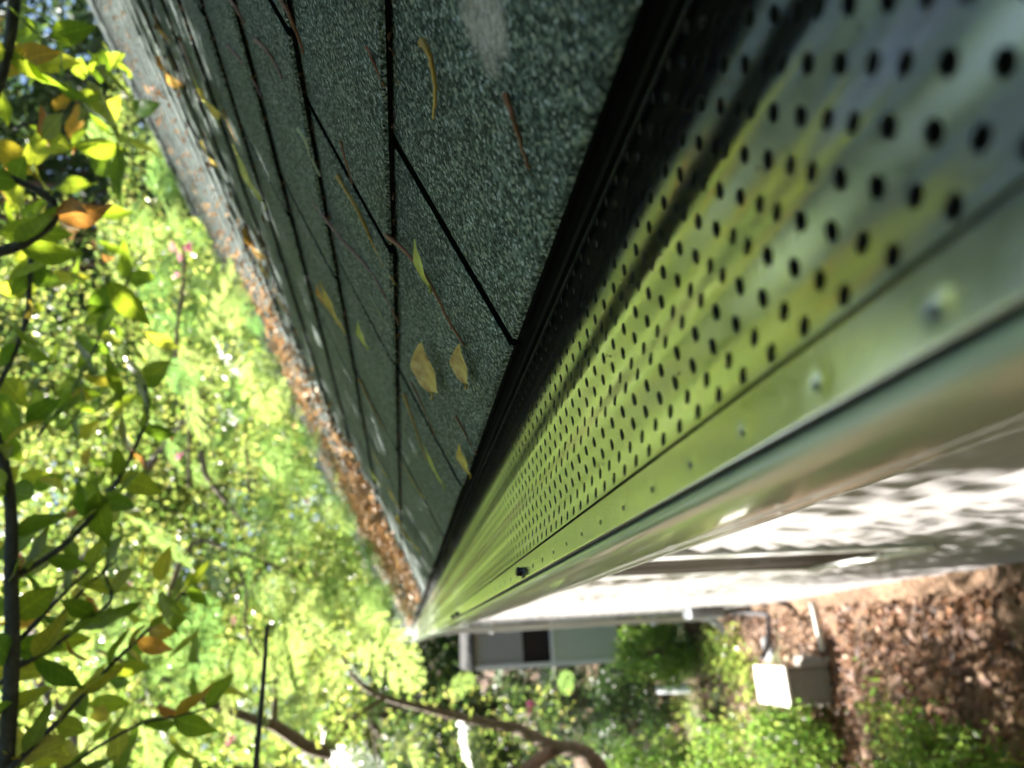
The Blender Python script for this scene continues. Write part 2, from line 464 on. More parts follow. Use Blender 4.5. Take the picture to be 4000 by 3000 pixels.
fs = [(i*npf + j, i*npf + j + 1, (i+1)*npf + j + 1, (i+1)*npf + j) for i in range(len(ys)-1) for j in range(npf - 1)]
mb.add(vs, fs)
gutter = under(mb.obj('gutter', GUTTER_PAINT, smooth=True), house)
sol = gutter.modifiers.new('solid', 'SOLIDIFY'); sol.thickness = 0.0009; sol.offset = 0
gutter.data.materials[0] = simple('dark_gutter_inside', (0.05, 0.048, 0.04), rough=0.9, noise=0.3); gutter.data.materials.append(GUTTER_PAINT); sol.material_offset = 1; sol.material_offset_rim = 1  # inner faces get a darker tone than the outer enamel
tag(gutter, label='pale sage gutter under a perforated aluminium guard')
# end cap
mb = MB(); mb.prism(outer, LEN + 0.003, LEN + 0.006)
under(mb.obj('end_cap', GUTTER_PAINT), gutter)

CUT_SHADE = simple('cut_edge_and_shade', (0.06, 0.065, 0.065), rough=0.5, metal=0.6)  # dark tone on hole walls and crimps; on the lip hem it paints shade
HP = 0.01395; CX = 0.00672; NCOL = 16; XF = 0.0530; PANEL = 2.232
def gz(x):
    """height of the guard across its width: four shallow ribs, rising a little to the roof"""
    u = (x - XF) / (4 * CX)
    return -0.0800 + 0.030 * (x - XF) + 0.00066 * (math.cos(2 * math.pi * u) - 1)
def gslope(x):
    u = (x - XF) / (4 * CX)
    return 0.030 - 0.00066 * 2 * math.pi / (4 * CX) * math.sin(2 * math.pi * u)
def bow(y): return 0.0
def panel_mesh():
    V = []; Fc = []; Nn = []; MI = []
    nh = 16
    rows = int(PANEL / HP)
    ang = [2 * math.pi * k / nh for k in range(nh)]
    ring = [(math.cos(a), math.sin(a)) for a in ang]
    per = []
    for c, s in ring:
        m_ = max(abs(c), abs(s)); per.append((c / m_, s / m_))
    def addv(x, y, z, nx, ny, nz):
        V.append((x, y, z)); Nn.append((nx, ny, nz)); return len(V) - 1
    for j in range(NCOL):
        xc = XF + (j + 0.5) * CX
        off = HP * 0.5 if j % 2 else 0.0
        if off:     # half cell fillers at the ends
            for (ya, yb) in ((0.0, off), (rows * HP - off, rows * HP)):
                idx = []
                for x, y in ((xc - CX/2, ya), (xc + CX/2, ya), (xc + CX/2, yb), (xc - CX/2, yb)):
                    sl = gslope(x); l = math.hypot(1, sl); idx.append(addv(x, y, gz(x), -sl / l, 0, 1 / l))
                Fc.append(tuple(idx)); MI.append(0)
        for r in range(rows - (1 if off else 0)):
            yc = off + (r + 0.5) * HP
            o_i, i_i, w_i, wb_i = [], [], [], []
            for k in range(nh):
                px_, py_ = per[k]
                x = xc + px_ * CX / 2; y = yc + py_ * HP / 2
                sl = gslope(x); l = math.hypot(1, sl); o_i.append(addv(x, y, gz(x), -sl / l, 0, 1 / l))
                c, s = ring[k]
                x = xc + c * 0.00235; y = yc + s * 0.00205
                sl = gslope(x); l = math.hypot(1, sl)
                nx_, ny_, nz_ = -sl / l, 0, 1 / l
                i_i.append(addv(x, y, gz(x) - 0.00003, nx_, ny_, nz_))
                w_i.append(addv(x, y, gz(x) - 0.00003, -c, -s, 0.25)); wb_i.append(addv(xc + c * 0.0022, yc + s * 0.0019, gz(x) - 0.0007, -c, -s, 0))
            for k in range(nh):
                k2 = (k + 1) % nh
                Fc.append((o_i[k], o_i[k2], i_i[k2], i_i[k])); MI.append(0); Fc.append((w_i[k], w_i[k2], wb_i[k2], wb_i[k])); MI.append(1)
    m = bpy.data.meshes.new('guard_panel'); m.from_pydata(V, [], Fc); m.update()
    m.polygons.foreach_set('use_smooth', [True] * len(m.polygons))
    nv = [Vector(n_).normalized() for n_ in Nn]
    m.normals_split_custom_set_from_vertices(nv)
    m.materials.append(ALU); m.materials.append(CUT_SHADE); m.polygons.foreach_set('material_index', MI)
    return m
def lip_mesh():
    """front lip of the guard: groove, flat with crimp dimples, rolled edge"""
    prof = [(XF - 0.0006, -0.0816), (XF - 0.0007, -0.0806), (XF - 0.0010, -0.0802), (XF - 0.0015, -0.0801)]
    xs = np.linspace(XF - 0.0022, 0.0386, 15)
    prof += [(x, -0.0801 - 0.004 * (XF - x) - 3.2 * max(0, 0.0500 - x) ** 2) for x in xs]
    prof += [(0.0385, -0.0809), (0.0385, -0.0818), (0.0385, -0.0836)]
    ys = np.arange(0, PANEL + 0.0005, 0.00174)
    V = []; n_ = len(prof)
    pitch = 0.0336 * 0.985; y00 = 0.0985
    for y in ys:
        ph = ((y - y00) / pitch + 0.5) % 1.0 - 0.5
        dy = ph * pitch
        for (x, z) in prof:
            dz = 0.0
            if x < XF - 0.002:
                r2 = ((x - 0.0440) / 0.0023) ** 2 + (dy / 0.0023) ** 2
                dz = -0.00045 * math.exp(-r2 * 1.5)
                r3 = ((x - 0.0440) / 0.006) ** 2 + ((dy - 0.004) / 0.006) ** 2
                dz += 0.0 * math.exp(-r3)
            V.append((x, y, z + dz))
    Fc = [(i*n_ + j, i*n_ + j + 1, (i+1)*n_ + j + 1, (i+1)*n_ + j) for i in range(len(ys)-1) for j in range(n_-1)]
    m = bpy.data.meshes.new('guard_lip'); m.from_pydata(V, [], Fc); m.update()
    m.polygons.foreach_set('use_smooth', [j < n_ - 4 for i in range(len(ys)-1) for j in range(n_-1)]); m.materials.append(ALU); m.materials.append(CUT_SHADE)
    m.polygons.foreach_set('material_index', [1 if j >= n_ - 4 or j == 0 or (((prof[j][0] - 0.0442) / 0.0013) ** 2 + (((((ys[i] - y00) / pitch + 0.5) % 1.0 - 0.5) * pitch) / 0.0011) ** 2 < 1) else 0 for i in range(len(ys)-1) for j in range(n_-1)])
    return m
PM, LM = panel_mesh(), lip_mesh()
goff = HOFF + Vector(gutter.location)
for i, y in enumerate((-0.012 - PANEL, -0.012, -0.012 + PANEL + 0.002, -0.012 + 2 * PANEL + 0.004, -0.012 + 3 * PANEL + 0.006)):
    if y + PANEL < 0: continue
    o = bpy.data.objects.new('guard_panel', PM); COL.objects.link(o); o.parent = gutter; o.location = Vector((0, y, 0.0004 * (i % 2))) - goff
    o = bpy.data.objects.new('guard_lip', LM); COL.objects.link(o); o.parent = gutter; o.location = Vector((0, y, 0.0004 * (i % 2))) - goff
# screws: hex washer heads
def screw_mesh():
    m = MB()
    def ringv(r, z, n_, ph=0.0): return [(r * math.cos(ph + 2*math.pi*k/n_), r * math.sin(ph + 2*math.pi*k/n_), z) for k in range(n_)]
    m.tube([(0, 0, -0.004), (0, 0, 0.0004)], [0.0024, 0.0026], 10)
    n_ = 24; prof = [(0.0046, 0.0004), (0.0047, 0.0008), (0.0046, 0.0012), (0.0038, 0.0016), (0.0034, 0.0017)]
    o = len(m.v)
    for r_, z_ in prof: m.v.extend(ringv(r_, z_, n_))
    for i in range(len(prof)-1):
        for k in range(n_): m.f.append((o + i*n_ + k, o + i*n_ + (k+1) % n_, o + (i+1)*n_ + (k+1) % n_, o + (i+1)*n_ + k))
    m.f.append(tuple(o + k for k in reversed(range(n_)))); m.f.append(tuple(o + (len(prof)-1)*n_ + k for k in range(n_)))
    o = len(m.v); hp = [(0.00325, 0.0016), (0.00325, 0.0050), (0.0029, 0.0055), (0.0019, 0.0055), (0.0016, 0.0050)]
    for r_, z_ in hp: m.v.extend(ringv(r_, z_, 6, 0.3))
    for i in range(len(hp)-1):
        for k in range(6): m.f.append((o + i*6 + k, o + i*6 + (k+1) % 6, o + (i+1)*6 + (k+1) % 6, o + (i+1)*6 + k))
    m.f.append(tuple(o + (len(hp)-1)*6 + k for k in range(6)))
    return m.mesh('screw')
SM = screw_mesh(); SM.materials.append(SCREWM)
def lip_at(px, py):
    r = ray(px, py); return Vector(r * (-0.0795 / r[2]))
for (px, py, tx, ty) in ((2040, 2235, 0.06, 0.10), (1787, 2398, -0.05, 0.05), (1771, 2410, 0.05, 0.02), (1685, 2466, 0, 0.03)):
    p = lip_at(px, py); p.x = min(max(p.x, 0.0415), 0.0455); p.z = -0.0806
    o = bpy.data.objects.new('screw', SM); COL.objects.link(o); o.parent = gutter; o.location = p - goff; o.rotation_euler = (tx, ty, random.uniform(0, 1))
# downspout at the far end
mb = MB()
def dsp(x0, x1, y0, y1, z0, z1): mb.box(x0, x1, y0, y1, z0, z1)
dy0, dy1 = LEN - 0.42, LEN - 0.34
mb.tube([(0.10, dy0 + 0.04, -0.166), (0.10, dy0 + 0.04, -0.30), (0.13, dy0 + 0.04, -0.42), (0.135, dy0 + 0.04, -0.6), (0.135, dy0 + 0.04, -3.45)], 0.046, 4)
dsps = under(mb.obj('downspout', TRIM), house)
mb = MB(); mb.tube([(0.135, dy0 + 0.04, -3.46), (0.125, dy0 + 0.03, -3.56), (0.05, dy0 - 0.04, -3.64), (-0.06, dy0 - 0.16, -3.66)], 0.044, 4)
under(mb.obj('elbow', TRIM), dsps)
mb = MB()
for z_ in (-1.0, -2.9): mb.box(0.08, XW - 0.014, dy0 - 0.015, dy0 + 0.095, z_, z_ + 0.03)
under(mb.obj('strap', TRIM), dsps)
# small electric box on the wall
mb = MB(); bp = Vector((XW - 0.075, 7.3, -2.95)); mb.box(XW - 0.11, XW - 0.0126, 6.9, 7.12, -3.1, -2.75)
mb2 = simple('grey_metal_box', (0.25, 0.27, 0.29), rough=0.5, noise=0.1)
under(bevel(mb.obj('disconnect_box', mb2), 0.008), house)

# ================================================================= ground
GROUND = None
def ground_mat():
    m, nt, out = new_mat('leafy_soil')
    geo = N(nt, 'ShaderNodeNewGeometry')
    t = N(nt, 'ShaderNodeTexNoise', Scale=3.0, Detail=8.0, Roughness=0.7); nt.links.new(geo.outputs['Position'], t.inputs['Vector'])
    r = ramp(nt, [(0.3, (0.055, 0.032, 0.018)), (0.5, (0.13, 0.075, 0.042)), (0.7, (0.24, 0.15, 0.09))]); nt.links.new(t.outputs['Fac'], r.inputs[0])
    t2 = N(nt, 'ShaderNodeTexNoise', Scale=0.35, Detail=5.0); nt.links.new(geo.outputs['Position'], t2.inputs['Vector'])
    r2 = ramp(nt, [(0.52, (0, 0, 0)), (0.62, (1, 1, 1))]); nt.links.new(t2.outputs['Fac'], r2.inputs[0])
    mx = N(nt, 'ShaderNodeMix', data_type='RGBA'); nt.links.new(r2.outputs[0], mx.inputs[0]); nt.links.new(r.outputs[0], mx.inputs[6]); mx.inputs[7].default_value = (0.06, 0.09, 0.025, 1)
    p = N(nt, 'ShaderNodeBsdfPrincipled', Roughness=0.9); nt.links.new(mx.outputs[2], p.inputs['Base Color'])
    b = N(nt, 'ShaderNodeBump', Strength=0.8, Distance=0.05)
    t3 = N(nt, 'ShaderNodeTexNoise', Scale=22.0, Detail=6.0); nt.links.new(geo.outputs['Position'], t3.inputs['Vector'])
    nt.links.new(t3.outputs['Fac'], b.inputs['Height']); nt.links.new(b.outputs[0], p.inputs['Normal'])
    nt.links.new(p.outputs[0], out.inputs[0]); return m
def grid_axis(lo, hi, near0, near1, step, far):
    a = list(np.arange(near0, near1, step)); x = near1
    while x < hi: a.append(x); x += far; far *= 1.35
    x = near0; far2 = step * 2
    while x > lo: x -= far2; far2 *= 1.5; a.insert(0, x)
    return np.array(a)
gx = grid_axis(-400, 400, -6, 6, 0.2, 0.4); gy = grid_axis(-400, 600, -2, 16, 0.2, 0.4)
GX, GY = np.meshgrid(gx, gy, indexing='ij')
GZ = ground_z(GX, GY) + 0.03 * RNG.standard_normal(GX.shape) * ((np.abs(GX) < 6) & (GY > -2) & (GY < 16))
V = np.stack([GX, GY, GZ], -1).reshape(-1, 3)
nx_, ny_ = len(gx), len(gy)
ii, jj = np.meshgrid(np.arange(nx_-1), np.arange(ny_-1), indexing='ij')
Fq = np.stack([ii*ny_ + jj, (ii+1)*ny_ + jj, (ii+1)*ny_ + jj + 1, ii*ny_ + jj + 1], -1).reshape(-1, 4)
gm = np_mesh('ground', V, Fq); gm.polygons.foreach_set('use_smooth', [True]*len(gm.polygons))
tag(link('ground', gm, ground_mat()), kind='structure')

# ================================================================= foliage tools
def rand_rot(n, up_bias=0.0):
    q = RNG.standard_normal((n, 4)); q /= np.linalg.norm(q, axis=1)[:, None]
    w, x, y, z = q.T
    return np.stack([np.stack([1-2*(y*y+z*z), 2*(x*y-z*w), 2*(x*z+y*w)], -1), np.stack([2*(x*y+z*w), 1-2*(x*x+z*z), 2*(y*z-x*w)], -1),
                     np.stack([2*(x*z-y*w), 2*(y*z+x*w), 1-2*(x*x+y*y)], -1)], 1)
def leaf_cloud(name, P, L, W, mat, parent=None, tint=None, flat=0.0):
    """merged small leaves (folded diamonds, 6 verts, 2 quads) at points P"""
    n = len(P); R = rand_rot(n)
    if flat > 0:       # lie mostly level
        a = RNG.uniform(0, 2*math.pi, n); tl = RNG.normal(0, 1 - flat, n); tr_ = RNG.normal(0, 1 - flat, n)
        ca, sa = np.cos(a), np.sin(a)
        ex = np.stack([ca, sa, tl], -1); ey = np.stack([-sa, ca, tr_], -1)
        ex /= np.linalg.norm(ex, axis=1)[:, None]; ey /= np.linalg.norm(ey, axis=1)[:, None]; ez = np.cross(ex, ey)
        R = np.stack([ex, ey, ez], -1)
    s = RNG.uniform(0.65, 1.25, n)
    base = np.array([[-0.5, 0, 0], [-0.12, 0.5, 0.12], [-0.1, 0, 0], [-0.12, -0.5, 0.12], [0.22, 0.36, 0.08], [0.22, -0.36, 0.08], [0.5, 0, -0.06]]) 
    B = base * np.array([L, W, L])
    V = np.einsum('nij,kj->nki', R, B) * s[:, None, None] + np.asarray(P)[:, None, :]
    k = len(base); o = np.arange(n)[:, None] * k
    quads = np.array([[0, 2, 1, 1], [0, 3, 2, 2]])
    F4 = np.concatenate([o + np.array([[0, 2, 4, 1]]), o + np.array([[0, 3, 5, 2]]), o + np.array([[2, 5, 6, 4]])], 0)
    t = np.repeat(RNG.uniform(0, 1, n) if tint is None else tint, k)
    m = np_mesh(name, V.reshape(-1, 3), F4, t)
    return link(name, m, mat, parent)
def clump_points(c, r, n, nclump, spread, shell=0.45):
    c = np.asarray(c, float); r = np.asarray(r, float)
    d = RNG.standard_normal((nclump, 3)); d /= np.linalg.norm(d, axis=1)[:, None]
    rad = RNG.uniform(shell, 1.0, nclump) ** 0.7
    C = c + d * rad[:, None] * r
    idx = RNG.integers(0, nclump, n)
    return C[idx] + RNG.standard_normal((n, 3)) * spread * np.array([1, 1, 0.7]), C
def along(pts, n):
    pts = [Vector(p) for p in pts]; out = []
    L = [(pts[i+1] - pts[i]).length for i in range(len(pts)-1)]; T = sum(L)
    for k in range(n):
        t = (k + 0.5) / n * T; i = 0
        while i < len(L) - 1 and t > L[i]: t -= L[i]; i += 1
        f = t / L[i]; out.append((pts[i].lerp(pts[i+1], f), (pts[i+1] - pts[i]).normalized()))
    return out
def smooth_path(pts, n=4):
    pts = [Vector(p) for p in pts]; out = []
    for i in range(len(pts)-1):
        p0 = pts[max(i-1, 0)]; p1 = pts[i]; p2 = pts[i+1]; p3 = pts[min(i+2, len(pts)-1)]
        for k in range(n):
            t = k / n
            out.append(0.5 * ((2*p1) + (p2-p0)*t + (2*p0-5*p1+4*p2-p3)*t*t + (3*p1-p0-3*p2+p3)*t**3))
    out.append(pts[-1]); return out
def taper(n, a, b): return [a + (b - a) * i / max(1, n - 1) for i in range(n)]

G1 = (0.055, 0.11, 0.016); G2 = (0.085, 0.15, 0.018)
BROAD = leaf_mat('broad_leaf', [(0, (0.035, 0.085, 0.018)), (0.5, (0.06, 0.12, 0.018)), (0.85, (0.10, 0.16, 0.02)), (1, (0.14, 0.15, 0.02))],
                 [(0, (0.18, 0.32, 0.02)), (0.5, (0.36, 0.50, 0.03)), (0.85, (0.58, 0.62, 0.05)), (1, (0.70, 0.60, 0.06))], trans=0.56)
TURN = leaf_mat('turning_leaf', [(0, (0.16, 0.15, 0.02)), (0.5, (0.26, 0.17, 0.03)), (1, (0.22, 0.09, 0.03))],
                [(0, (0.62, 0.55, 0.03)), (0.5, (0.72, 0.42, 0.06)), (1, (0.55, 0.22, 0.06))], trans=0.45)
CLOUD = leaf_mat('tree_leaf', [(0, (0.035, 0.065, 0.02)), (0.6, (0.07, 0.11, 0.03)), (1, (0.13, 0.16, 0.05))],
                 [(0, (0.13, 0.25, 0.04)), (0.5, (0.34, 0.48, 0.09)), (0.8, (0.52, 0.60, 0.12)), (1, (0.74, 0.70, 0.20))], trans=0.58, source='attr', spots=False, rough=0.26)
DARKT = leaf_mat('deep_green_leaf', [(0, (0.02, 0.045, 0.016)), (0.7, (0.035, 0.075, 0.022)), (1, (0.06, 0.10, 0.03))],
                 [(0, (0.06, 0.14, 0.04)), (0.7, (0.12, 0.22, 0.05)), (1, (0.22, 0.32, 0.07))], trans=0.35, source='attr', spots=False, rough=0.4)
FROND = leaf_mat('feathery_leaflet', [(0, (0.05, 0.11, 0.03)), (0.6, (0.08, 0.15, 0.04)), (1, (0.11, 0.18, 0.04))],
                 [(0, (0.20, 0.40, 0.10)), (0.6, (0.40, 0.58, 0.15)), (1, (0.62, 0.70, 0.22))], trans=0.45, spots=False, rough=0.36)
BRANCH = simple('dark_branch_bark', (0.035, 0.042, 0.035), rough=0.6, noise=0.4, nscale=60, bump=0.5, bscale=160)
BARK = simple('brown_bark', (0.16, 0.105, 0.075), rough=0.8, noise=0.35, nscale=40, bump=0.5, bscale=120)
LITTER = leaf_mat('dry_leaf_litter', [(0, (0.05, 0.022, 0.012)), (0.5, (0.14, 0.055, 0.024)), (0.85, (0.30, 0.14, 0.065)), (1, (0.48, 0.32, 0.19))],
                  [(0, (0.10, 0.05, 0.02)), (0.5, (0.24, 0.12, 0.05)), (1, (0.36, 0.24, 0.12))], trans=0.2, source='attr', spots=False, rough=0.6)

def leaf_mesh(name, L, W, fold, curl, mat, seg=7, point=1.6, petiole=0.25, twist=0.0, pw=0.85):
    """one leaf: x along, folded at the midrib, curled along its length, with a stalk"""
    m = MB(); n = seg
    vs = []; 
    for i in range(n + 1):
        s = i / n
        w = W * 0.5 * (math.sin(math.pi * s ** 0.8) ** pw) * (1 - 0.25 * s ** point) if 0 < i < n else 0.0006
        x = L * s; z = curl * L * (4 * (s - 0.5) ** 2 - 1) * 0.5
        tw = twist * (s - 0.5)
        for sgn in (-1, -0.55, 0, 0.55, 1):
            a = fold * abs(sgn) * w
            wav = 0.05 * W * math.sin(s * 11 + sgn * 2) * abs(sgn)
            y_, z_ = sgn * w, a + wav
            vs.append((x, y_ * math.cos(tw) - z_ * math.sin(tw), z + y_ * math.sin(tw) + z_ * math.cos(tw)))
    fs = [(i*5 + k, (i+1)*5 + k, (i+1)*5 + k + 1, i*5 + k + 1) for i in range(n) for k in range(4)]
    m.add(vs, fs)
    if petiole > 0:
        z0 = vs[2][2]
        m.tube([(0.01*L, 0, z0), (-petiole * L * 0.5, 0, z0 - 0.02*L), (-petiole * L, 0, z0 + 0.01*L)], [0.0011, 0.0009, 0.0010], 5)
    me = m.mesh(name, True); me.materials.append(mat); return me

# ================================================================= broad-leaved tree by the lens
tree1 = empty('broadleaf_tree', (-1.9, 0.9, -2.4))
tag(tree1, 'broad-leaved tree with dark twigs and green and yellowing leaves hanging nearest the lens', 'tree')
LEAVES = [leaf_mesh('leaf', 0.068, 0.036, f, c, BROAD, twist=t) for f, c, t in ((0.35, 0.10, 0.2), (0.2, -0.12, -0.3), (0.5, 0.2, 0.5), (0.1, 0.05, 0.0))]
LEAVT = [leaf_mesh('leaf', 0.062, 0.032, f, c, TURN, twist=t) for f, c, t in ((0.6, 0.25, 0.6), (0.3, -0.2, -0.5))]
SPROUT = []
def branch1(pix, r0, r1):
    pts = smooth_path([at(*p) for p in pix]); 
    b = MB(); b.tube(pts, taper(len(pts), r0, r1), 8)
    under(b.obj('branch', BRANCH, smooth=True), tree1); SPROUT.append(pts)
# limb from the trunk over the lens down to the twigs
trunk_base = Vector((-1.9, 0.9, -2.6))
limb = smooth_path([trunk_base, (-1.85, 0.95, -1.0), (-1.8, 1.1, 0.6), (-1.55, 1.4, 1.9), (-1.3, 1.7, 2.9), (-1.1, 2.0, 4.0)])
b = MB(); b.tube(limb, taper(len(limb), 0.13, 0.03), 10); under(b.obj('trunk', BRANCH, smooth=True), tree1)
over = smooth_path([(-1.7, 1.2, 1.2), (-1.1, 1.15, 1.35), (-0.5, 1.1, 1.0), at(0, 3000, 1.25)])
b = MB(); b.tube(over, taper(len(over), 0.05, 0.012), 8); under(b.obj('branch', BRANCH, smooth=True), tree1)
over2 = smooth_path([(-1.55, 1.4, 1.9), (-0.7, 1.3, 2.1), (0.1, 1.1, 1.5), at(57, -60, 1.3)])
b = MB(); b.tube(over2, taper(len(over2), 0.05, 0.009), 8); under(b.obj('branch', BRANCH, smooth=True), tree1)
branch1([(20, 3040, 1.22), (47, 2583, 1.2), (44, 2254, 1.2), (44, 2032, 1.2), (28, 1870, 1.2), (-20, 1690, 1.2)], 0.0105, 0.0065)
branch1([(46, 2254, 1.2), (90, 2235, 1.22), (265, 2115, 1.3), (443, 1905, 1.38), (563, 1665, 1.45), (576, 1550, 1.5), (550, 1460, 1.5)], 0.0055, 0.002)
branch1([(60, 2600, 1.2), (95, 2595, 1.2), (253, 2494, 1.25), (392, 2387, 1.3), (437, 2330, 1.32), (405, 2235, 1.33)], 0.0035, 0.002)
branch1([(40, 3005, 1.2), (57, 2988, 1.2), (253, 2792, 1.25), (443, 2589, 1.32), (608, 2431, 1.4), (765, 2260, 1.48)], 0.0050, 0.0018)
branch1([(180, 3040, 1.3), (266, 2994, 1.3), (411, 2900, 1.33), (563, 2823, 1.36), (680, 2800, 1.4), (860, 2755, 1.45)], 0.0032, 0.0015)
branch1([(-20, 2590, 1.3), (95, 2480, 1.3), (190, 2380, 1.32), (380, 2190, 1.4)], 0.0050, 0.0022)
branch1([(-20, 2690, 1.35), (110, 2560, 1.35), (300, 2330, 1.4), (460, 2180, 1.45)], 0.0040, 0.002)
branch1([(-30, 990, 1.1), (60, 965, 1.1), (127, 930, 1.1), (203, 867, 1.1), (209, 797, 1.1), (139, 741, 1.1), (0, 677, 1.1), (-40, 660, 1.1)], 0.0068, 0.0038)
branch1([(57, -30, 1.25), (50, 60, 1.25), (38, 158, 1.25), (6, 304, 1.25), (-30, 400, 1.25)], 0.0080, 0.0055)
branch1([(38, 220, 1.25), (110, 265, 1.28), (209, 310, 1.3), (290, 370, 1.34), (345, 440, 1.36)], 0.0030, 0.0015)
branch1([(125, 1000, 1.45), (114, 1095, 1.45), (108, 1222, 1.45), (70, 1348, 1.45), (6, 1481, 1.45), (-20, 1540, 1.45)], 0.0050, 0.004)
branch1([(1044, 2440, 1.15), (1036, 2560, 1.15), (1025, 2709, 1.15), (1010, 2870, 1.15), (995, 3040, 1.15)], 0.0028, 0.0040)
branch1([(150, 1700, 1.5), (300, 1500, 1.6), (420, 1250, 1.7), (520, 1050, 1.75)], 0.003, 0.0015)
branch1([(60, 500, 1.6), (200, 450, 1.65), (380, 350, 1.7), (480, 200, 1.75)], 0.003, 0.0015)
toff = Vector(tree1.location)
nleaf = 0
def put_leaf(me, p, d, parent, off, roll=None, s=1.0, name='leaf'):
    o = bpy.data.objects.new(name, me); COL.objects.link(o); o.parent = parent
    q = Vector(d).normalized().to_track_quat('X', 'Z')
    o.rotation_mode = 'QUATERNION'; o.rotation_quaternion = q @ Quaternion((1, 0, 0), roll if roll is not None else random.uniform(-0.9, 0.9))
    o.location = Vector(p) - off; o.scale = (s, s, s); return o
def in_frame(p):
    u, v, d = proj(p); return d > 0 and -120 < u < 1500 and -120 < v < 3120
for bi, pts in enumerate(SPROUT):
    if bi == 11: continue
    Lb = sum((pts[i+1]-pts[i]).length for i in range(len(pts)-1))
    for (p, t) in along(pts, max(3, int(Lb / 0.05))):
        for s in range(2):
            if nleaf >= 120 or random.random() < 0.22 or not in_frame(p): continue
            side = t.cross(Vector((0, 0, 1))).normalized() * (1 if s else -1)
            d = side * 0.8 + t * random.uniform(0.2, 0.7) + Vector((0, 0, random.uniform(-0.9, 0.15))) + Vector((random.gauss(0, .35), random.gauss(0, .35), random.gauss(0, .2)))
            turn = random.random() < 0.13
            put_leaf(random.choice(LEAVT if turn else LEAVES), p, d, tree1, toff, s=random.uniform(0.7, 1.3)); nleaf += 1
# leaves on fine twigs filling the upper left of the view
def on_roof_side(px, py):   # right of the roof's top edge?
    return px > 392 + (py - 32) * 0.474 - 60
while nleaf < 292:
    py = random.uniform(-60, 3060); 
    lim = 560 if py < 700 else (640 if py < 1400 else (760 if py < 2300 else 900))
    px = random.betavariate(1.1, 1.7) * lim - 30
    if on_roof_side(px, py): continue
    p = at(px, py, random.uniform(1.3, 2.1))
    d = Vector((random.gauss(0, .7), random.gauss(0, .7), random.uniform(-1.1, 0.2)))
    turn = random.random() < (0.24 if py < 1000 else 0.10)
    put_leaf(random.choice(LEAVT if turn else LEAVES), p, d, tree1, toff, s=random.uniform(0.85, 1.6)); nleaf += 1
# the crown over the lens that throws the near shade, plus added sky blockers
cc = Vector((0.10, 0.28, 0.0)) + SUN * 3.3
P, C = clump_points(cc, (1.55, 1.75, 1.0), 15000, 260, 0.17, 0.0)
SHADEC = C
P2, C2 = clump_points((-2.9, -0.4, 2.6), (2.0, 2.6, 1.9), 14000, 240, 0.22, 0.0)  # unseen foliage added on the left to block sky light
P3, C3 = clump_points((0.3, -2.2, 2.9), (2.8, 1.7, 1.3), 13000, 220, 0.24, 0.0)  # unseen foliage added behind the lens to dim light on the near roof
P = np.concatenate([P, P2, P3]); C = np.concatenate([C, C2, C3])
under(leaf_cloud('crown', P, 0.095, 0.052, CLOUD), tree1)
tag(tree1.children[-1], kind='stuff')
b = MB()
for c in C[::6]:
    c = Vector(c); i = min(range(len(limb)), key=lambda k: (limb[k] - c).length); a0 = limb[i]
    b.tube([a0, a0.lerp(c, 0.5) + Vector((0, 0, 0.1)), c], [0.016, 0.009, 0.003], 5)
under(b.obj('limbs', BRANCH, smooth=True), tree1)

# ================================================================= feathery silk tree
tree2 = empty('silk_tree', (-2.4, 4.2, -2.9))
tag(tree2, 'silk tree with feathery fronds, pink tufted flowers and bare brown limbs beyond the roof corner', 'tree')
t2off = Vector(tree2.location)
def frond_mesh(npin, nleaf, L, seed):
    rr = random.Random(seed); m = MB()
    m.tube([(0, 0, 0), (L*0.5, 0, 0.03*L), (L, 0, -0.06*L)], [0.0016, 0.0012, 0.0006], 4)
    for i in range(npin):
        s = 0.18 + 0.82 * i / (npin - 1); x = L * s; z = 0.12*L*(s - s*s) - 0.06*L*s*s
        pl = L * 0.42 * math.sin(math.pi * (0.22 + 0.68 * s)) 
        for sg in (-1, 1):
            a = sg * (1.15 - 0.5 * s) + rr.uniform(-.08, .08); dx, dy = math.cos(a), math.sin(a); dr = rr.uniform(-0.25, -0.02)
            m.add([(x, -0.0005, z), (x + pl*dx, pl*dy, z + pl*dr), (x, 0.0005, z + 0.0005)], [(0, 1, 2)])
            for k in range(nleaf):
                t = (k + 0.7) / nleaf; cx_, cy_, cz_ = x + pl*t*dx, pl*t*dy, z + pl*t*dr
                ll = 0.012 * math.sin(math.pi * (0.12 + 0.8 * t)) + 0.003; w = pl / nleaf * 0.36
                for s2 in (-1, 1):
                    px_, py_ = -dy * s2 + dx*0.35, dx * s2 + dy*0.35
                    dz = rr.uniform(-0.15, 0.25) * ll
                    m.add([(cx_ - dx*w, cy_ - dy*w, cz_), (cx_ + px_*ll - dx*w*0.4, cy_ + py_*ll - dy*w*0.4, cz_ + dz), (cx_ + px_*ll + dx*w*0.9, cy_ + py_*ll + dy*w*0.9, cz_ + dz), (cx_ + dx*w, cy_ + dy*w, cz_)], [(0, 1, 2, 3)])
    me = m.mesh('frond'); me.materials.append(FROND); return me
FR = [frond_mesh(9, 14, 0.30, 1), frond_mesh(8, 13, 0.26, 2), frond_mesh(10, 14, 0.34, 3)]
def branch2(pix, r0, r1, world=False):
    pts = smooth_path([Vector(p) if world else at(*p) for p in pix]); b = MB(); b.tube(pts, taper(len(pts), r0, r1), 8)
    under(b.obj('branch', BARK, smooth=True), tree2); return pts
base2 = Vector((-2.4, 4.2, -3.3))
trunk = smooth_path([base2, (-2.3, 4.2, -2.0), (-2.0, 4.3, -1.0), (-1.6, 4.4, -0.2), (-1.2, 4.6, 0.7), (-0.7, 4.9, 1.6), (0.1, 5.2, 2.4)])
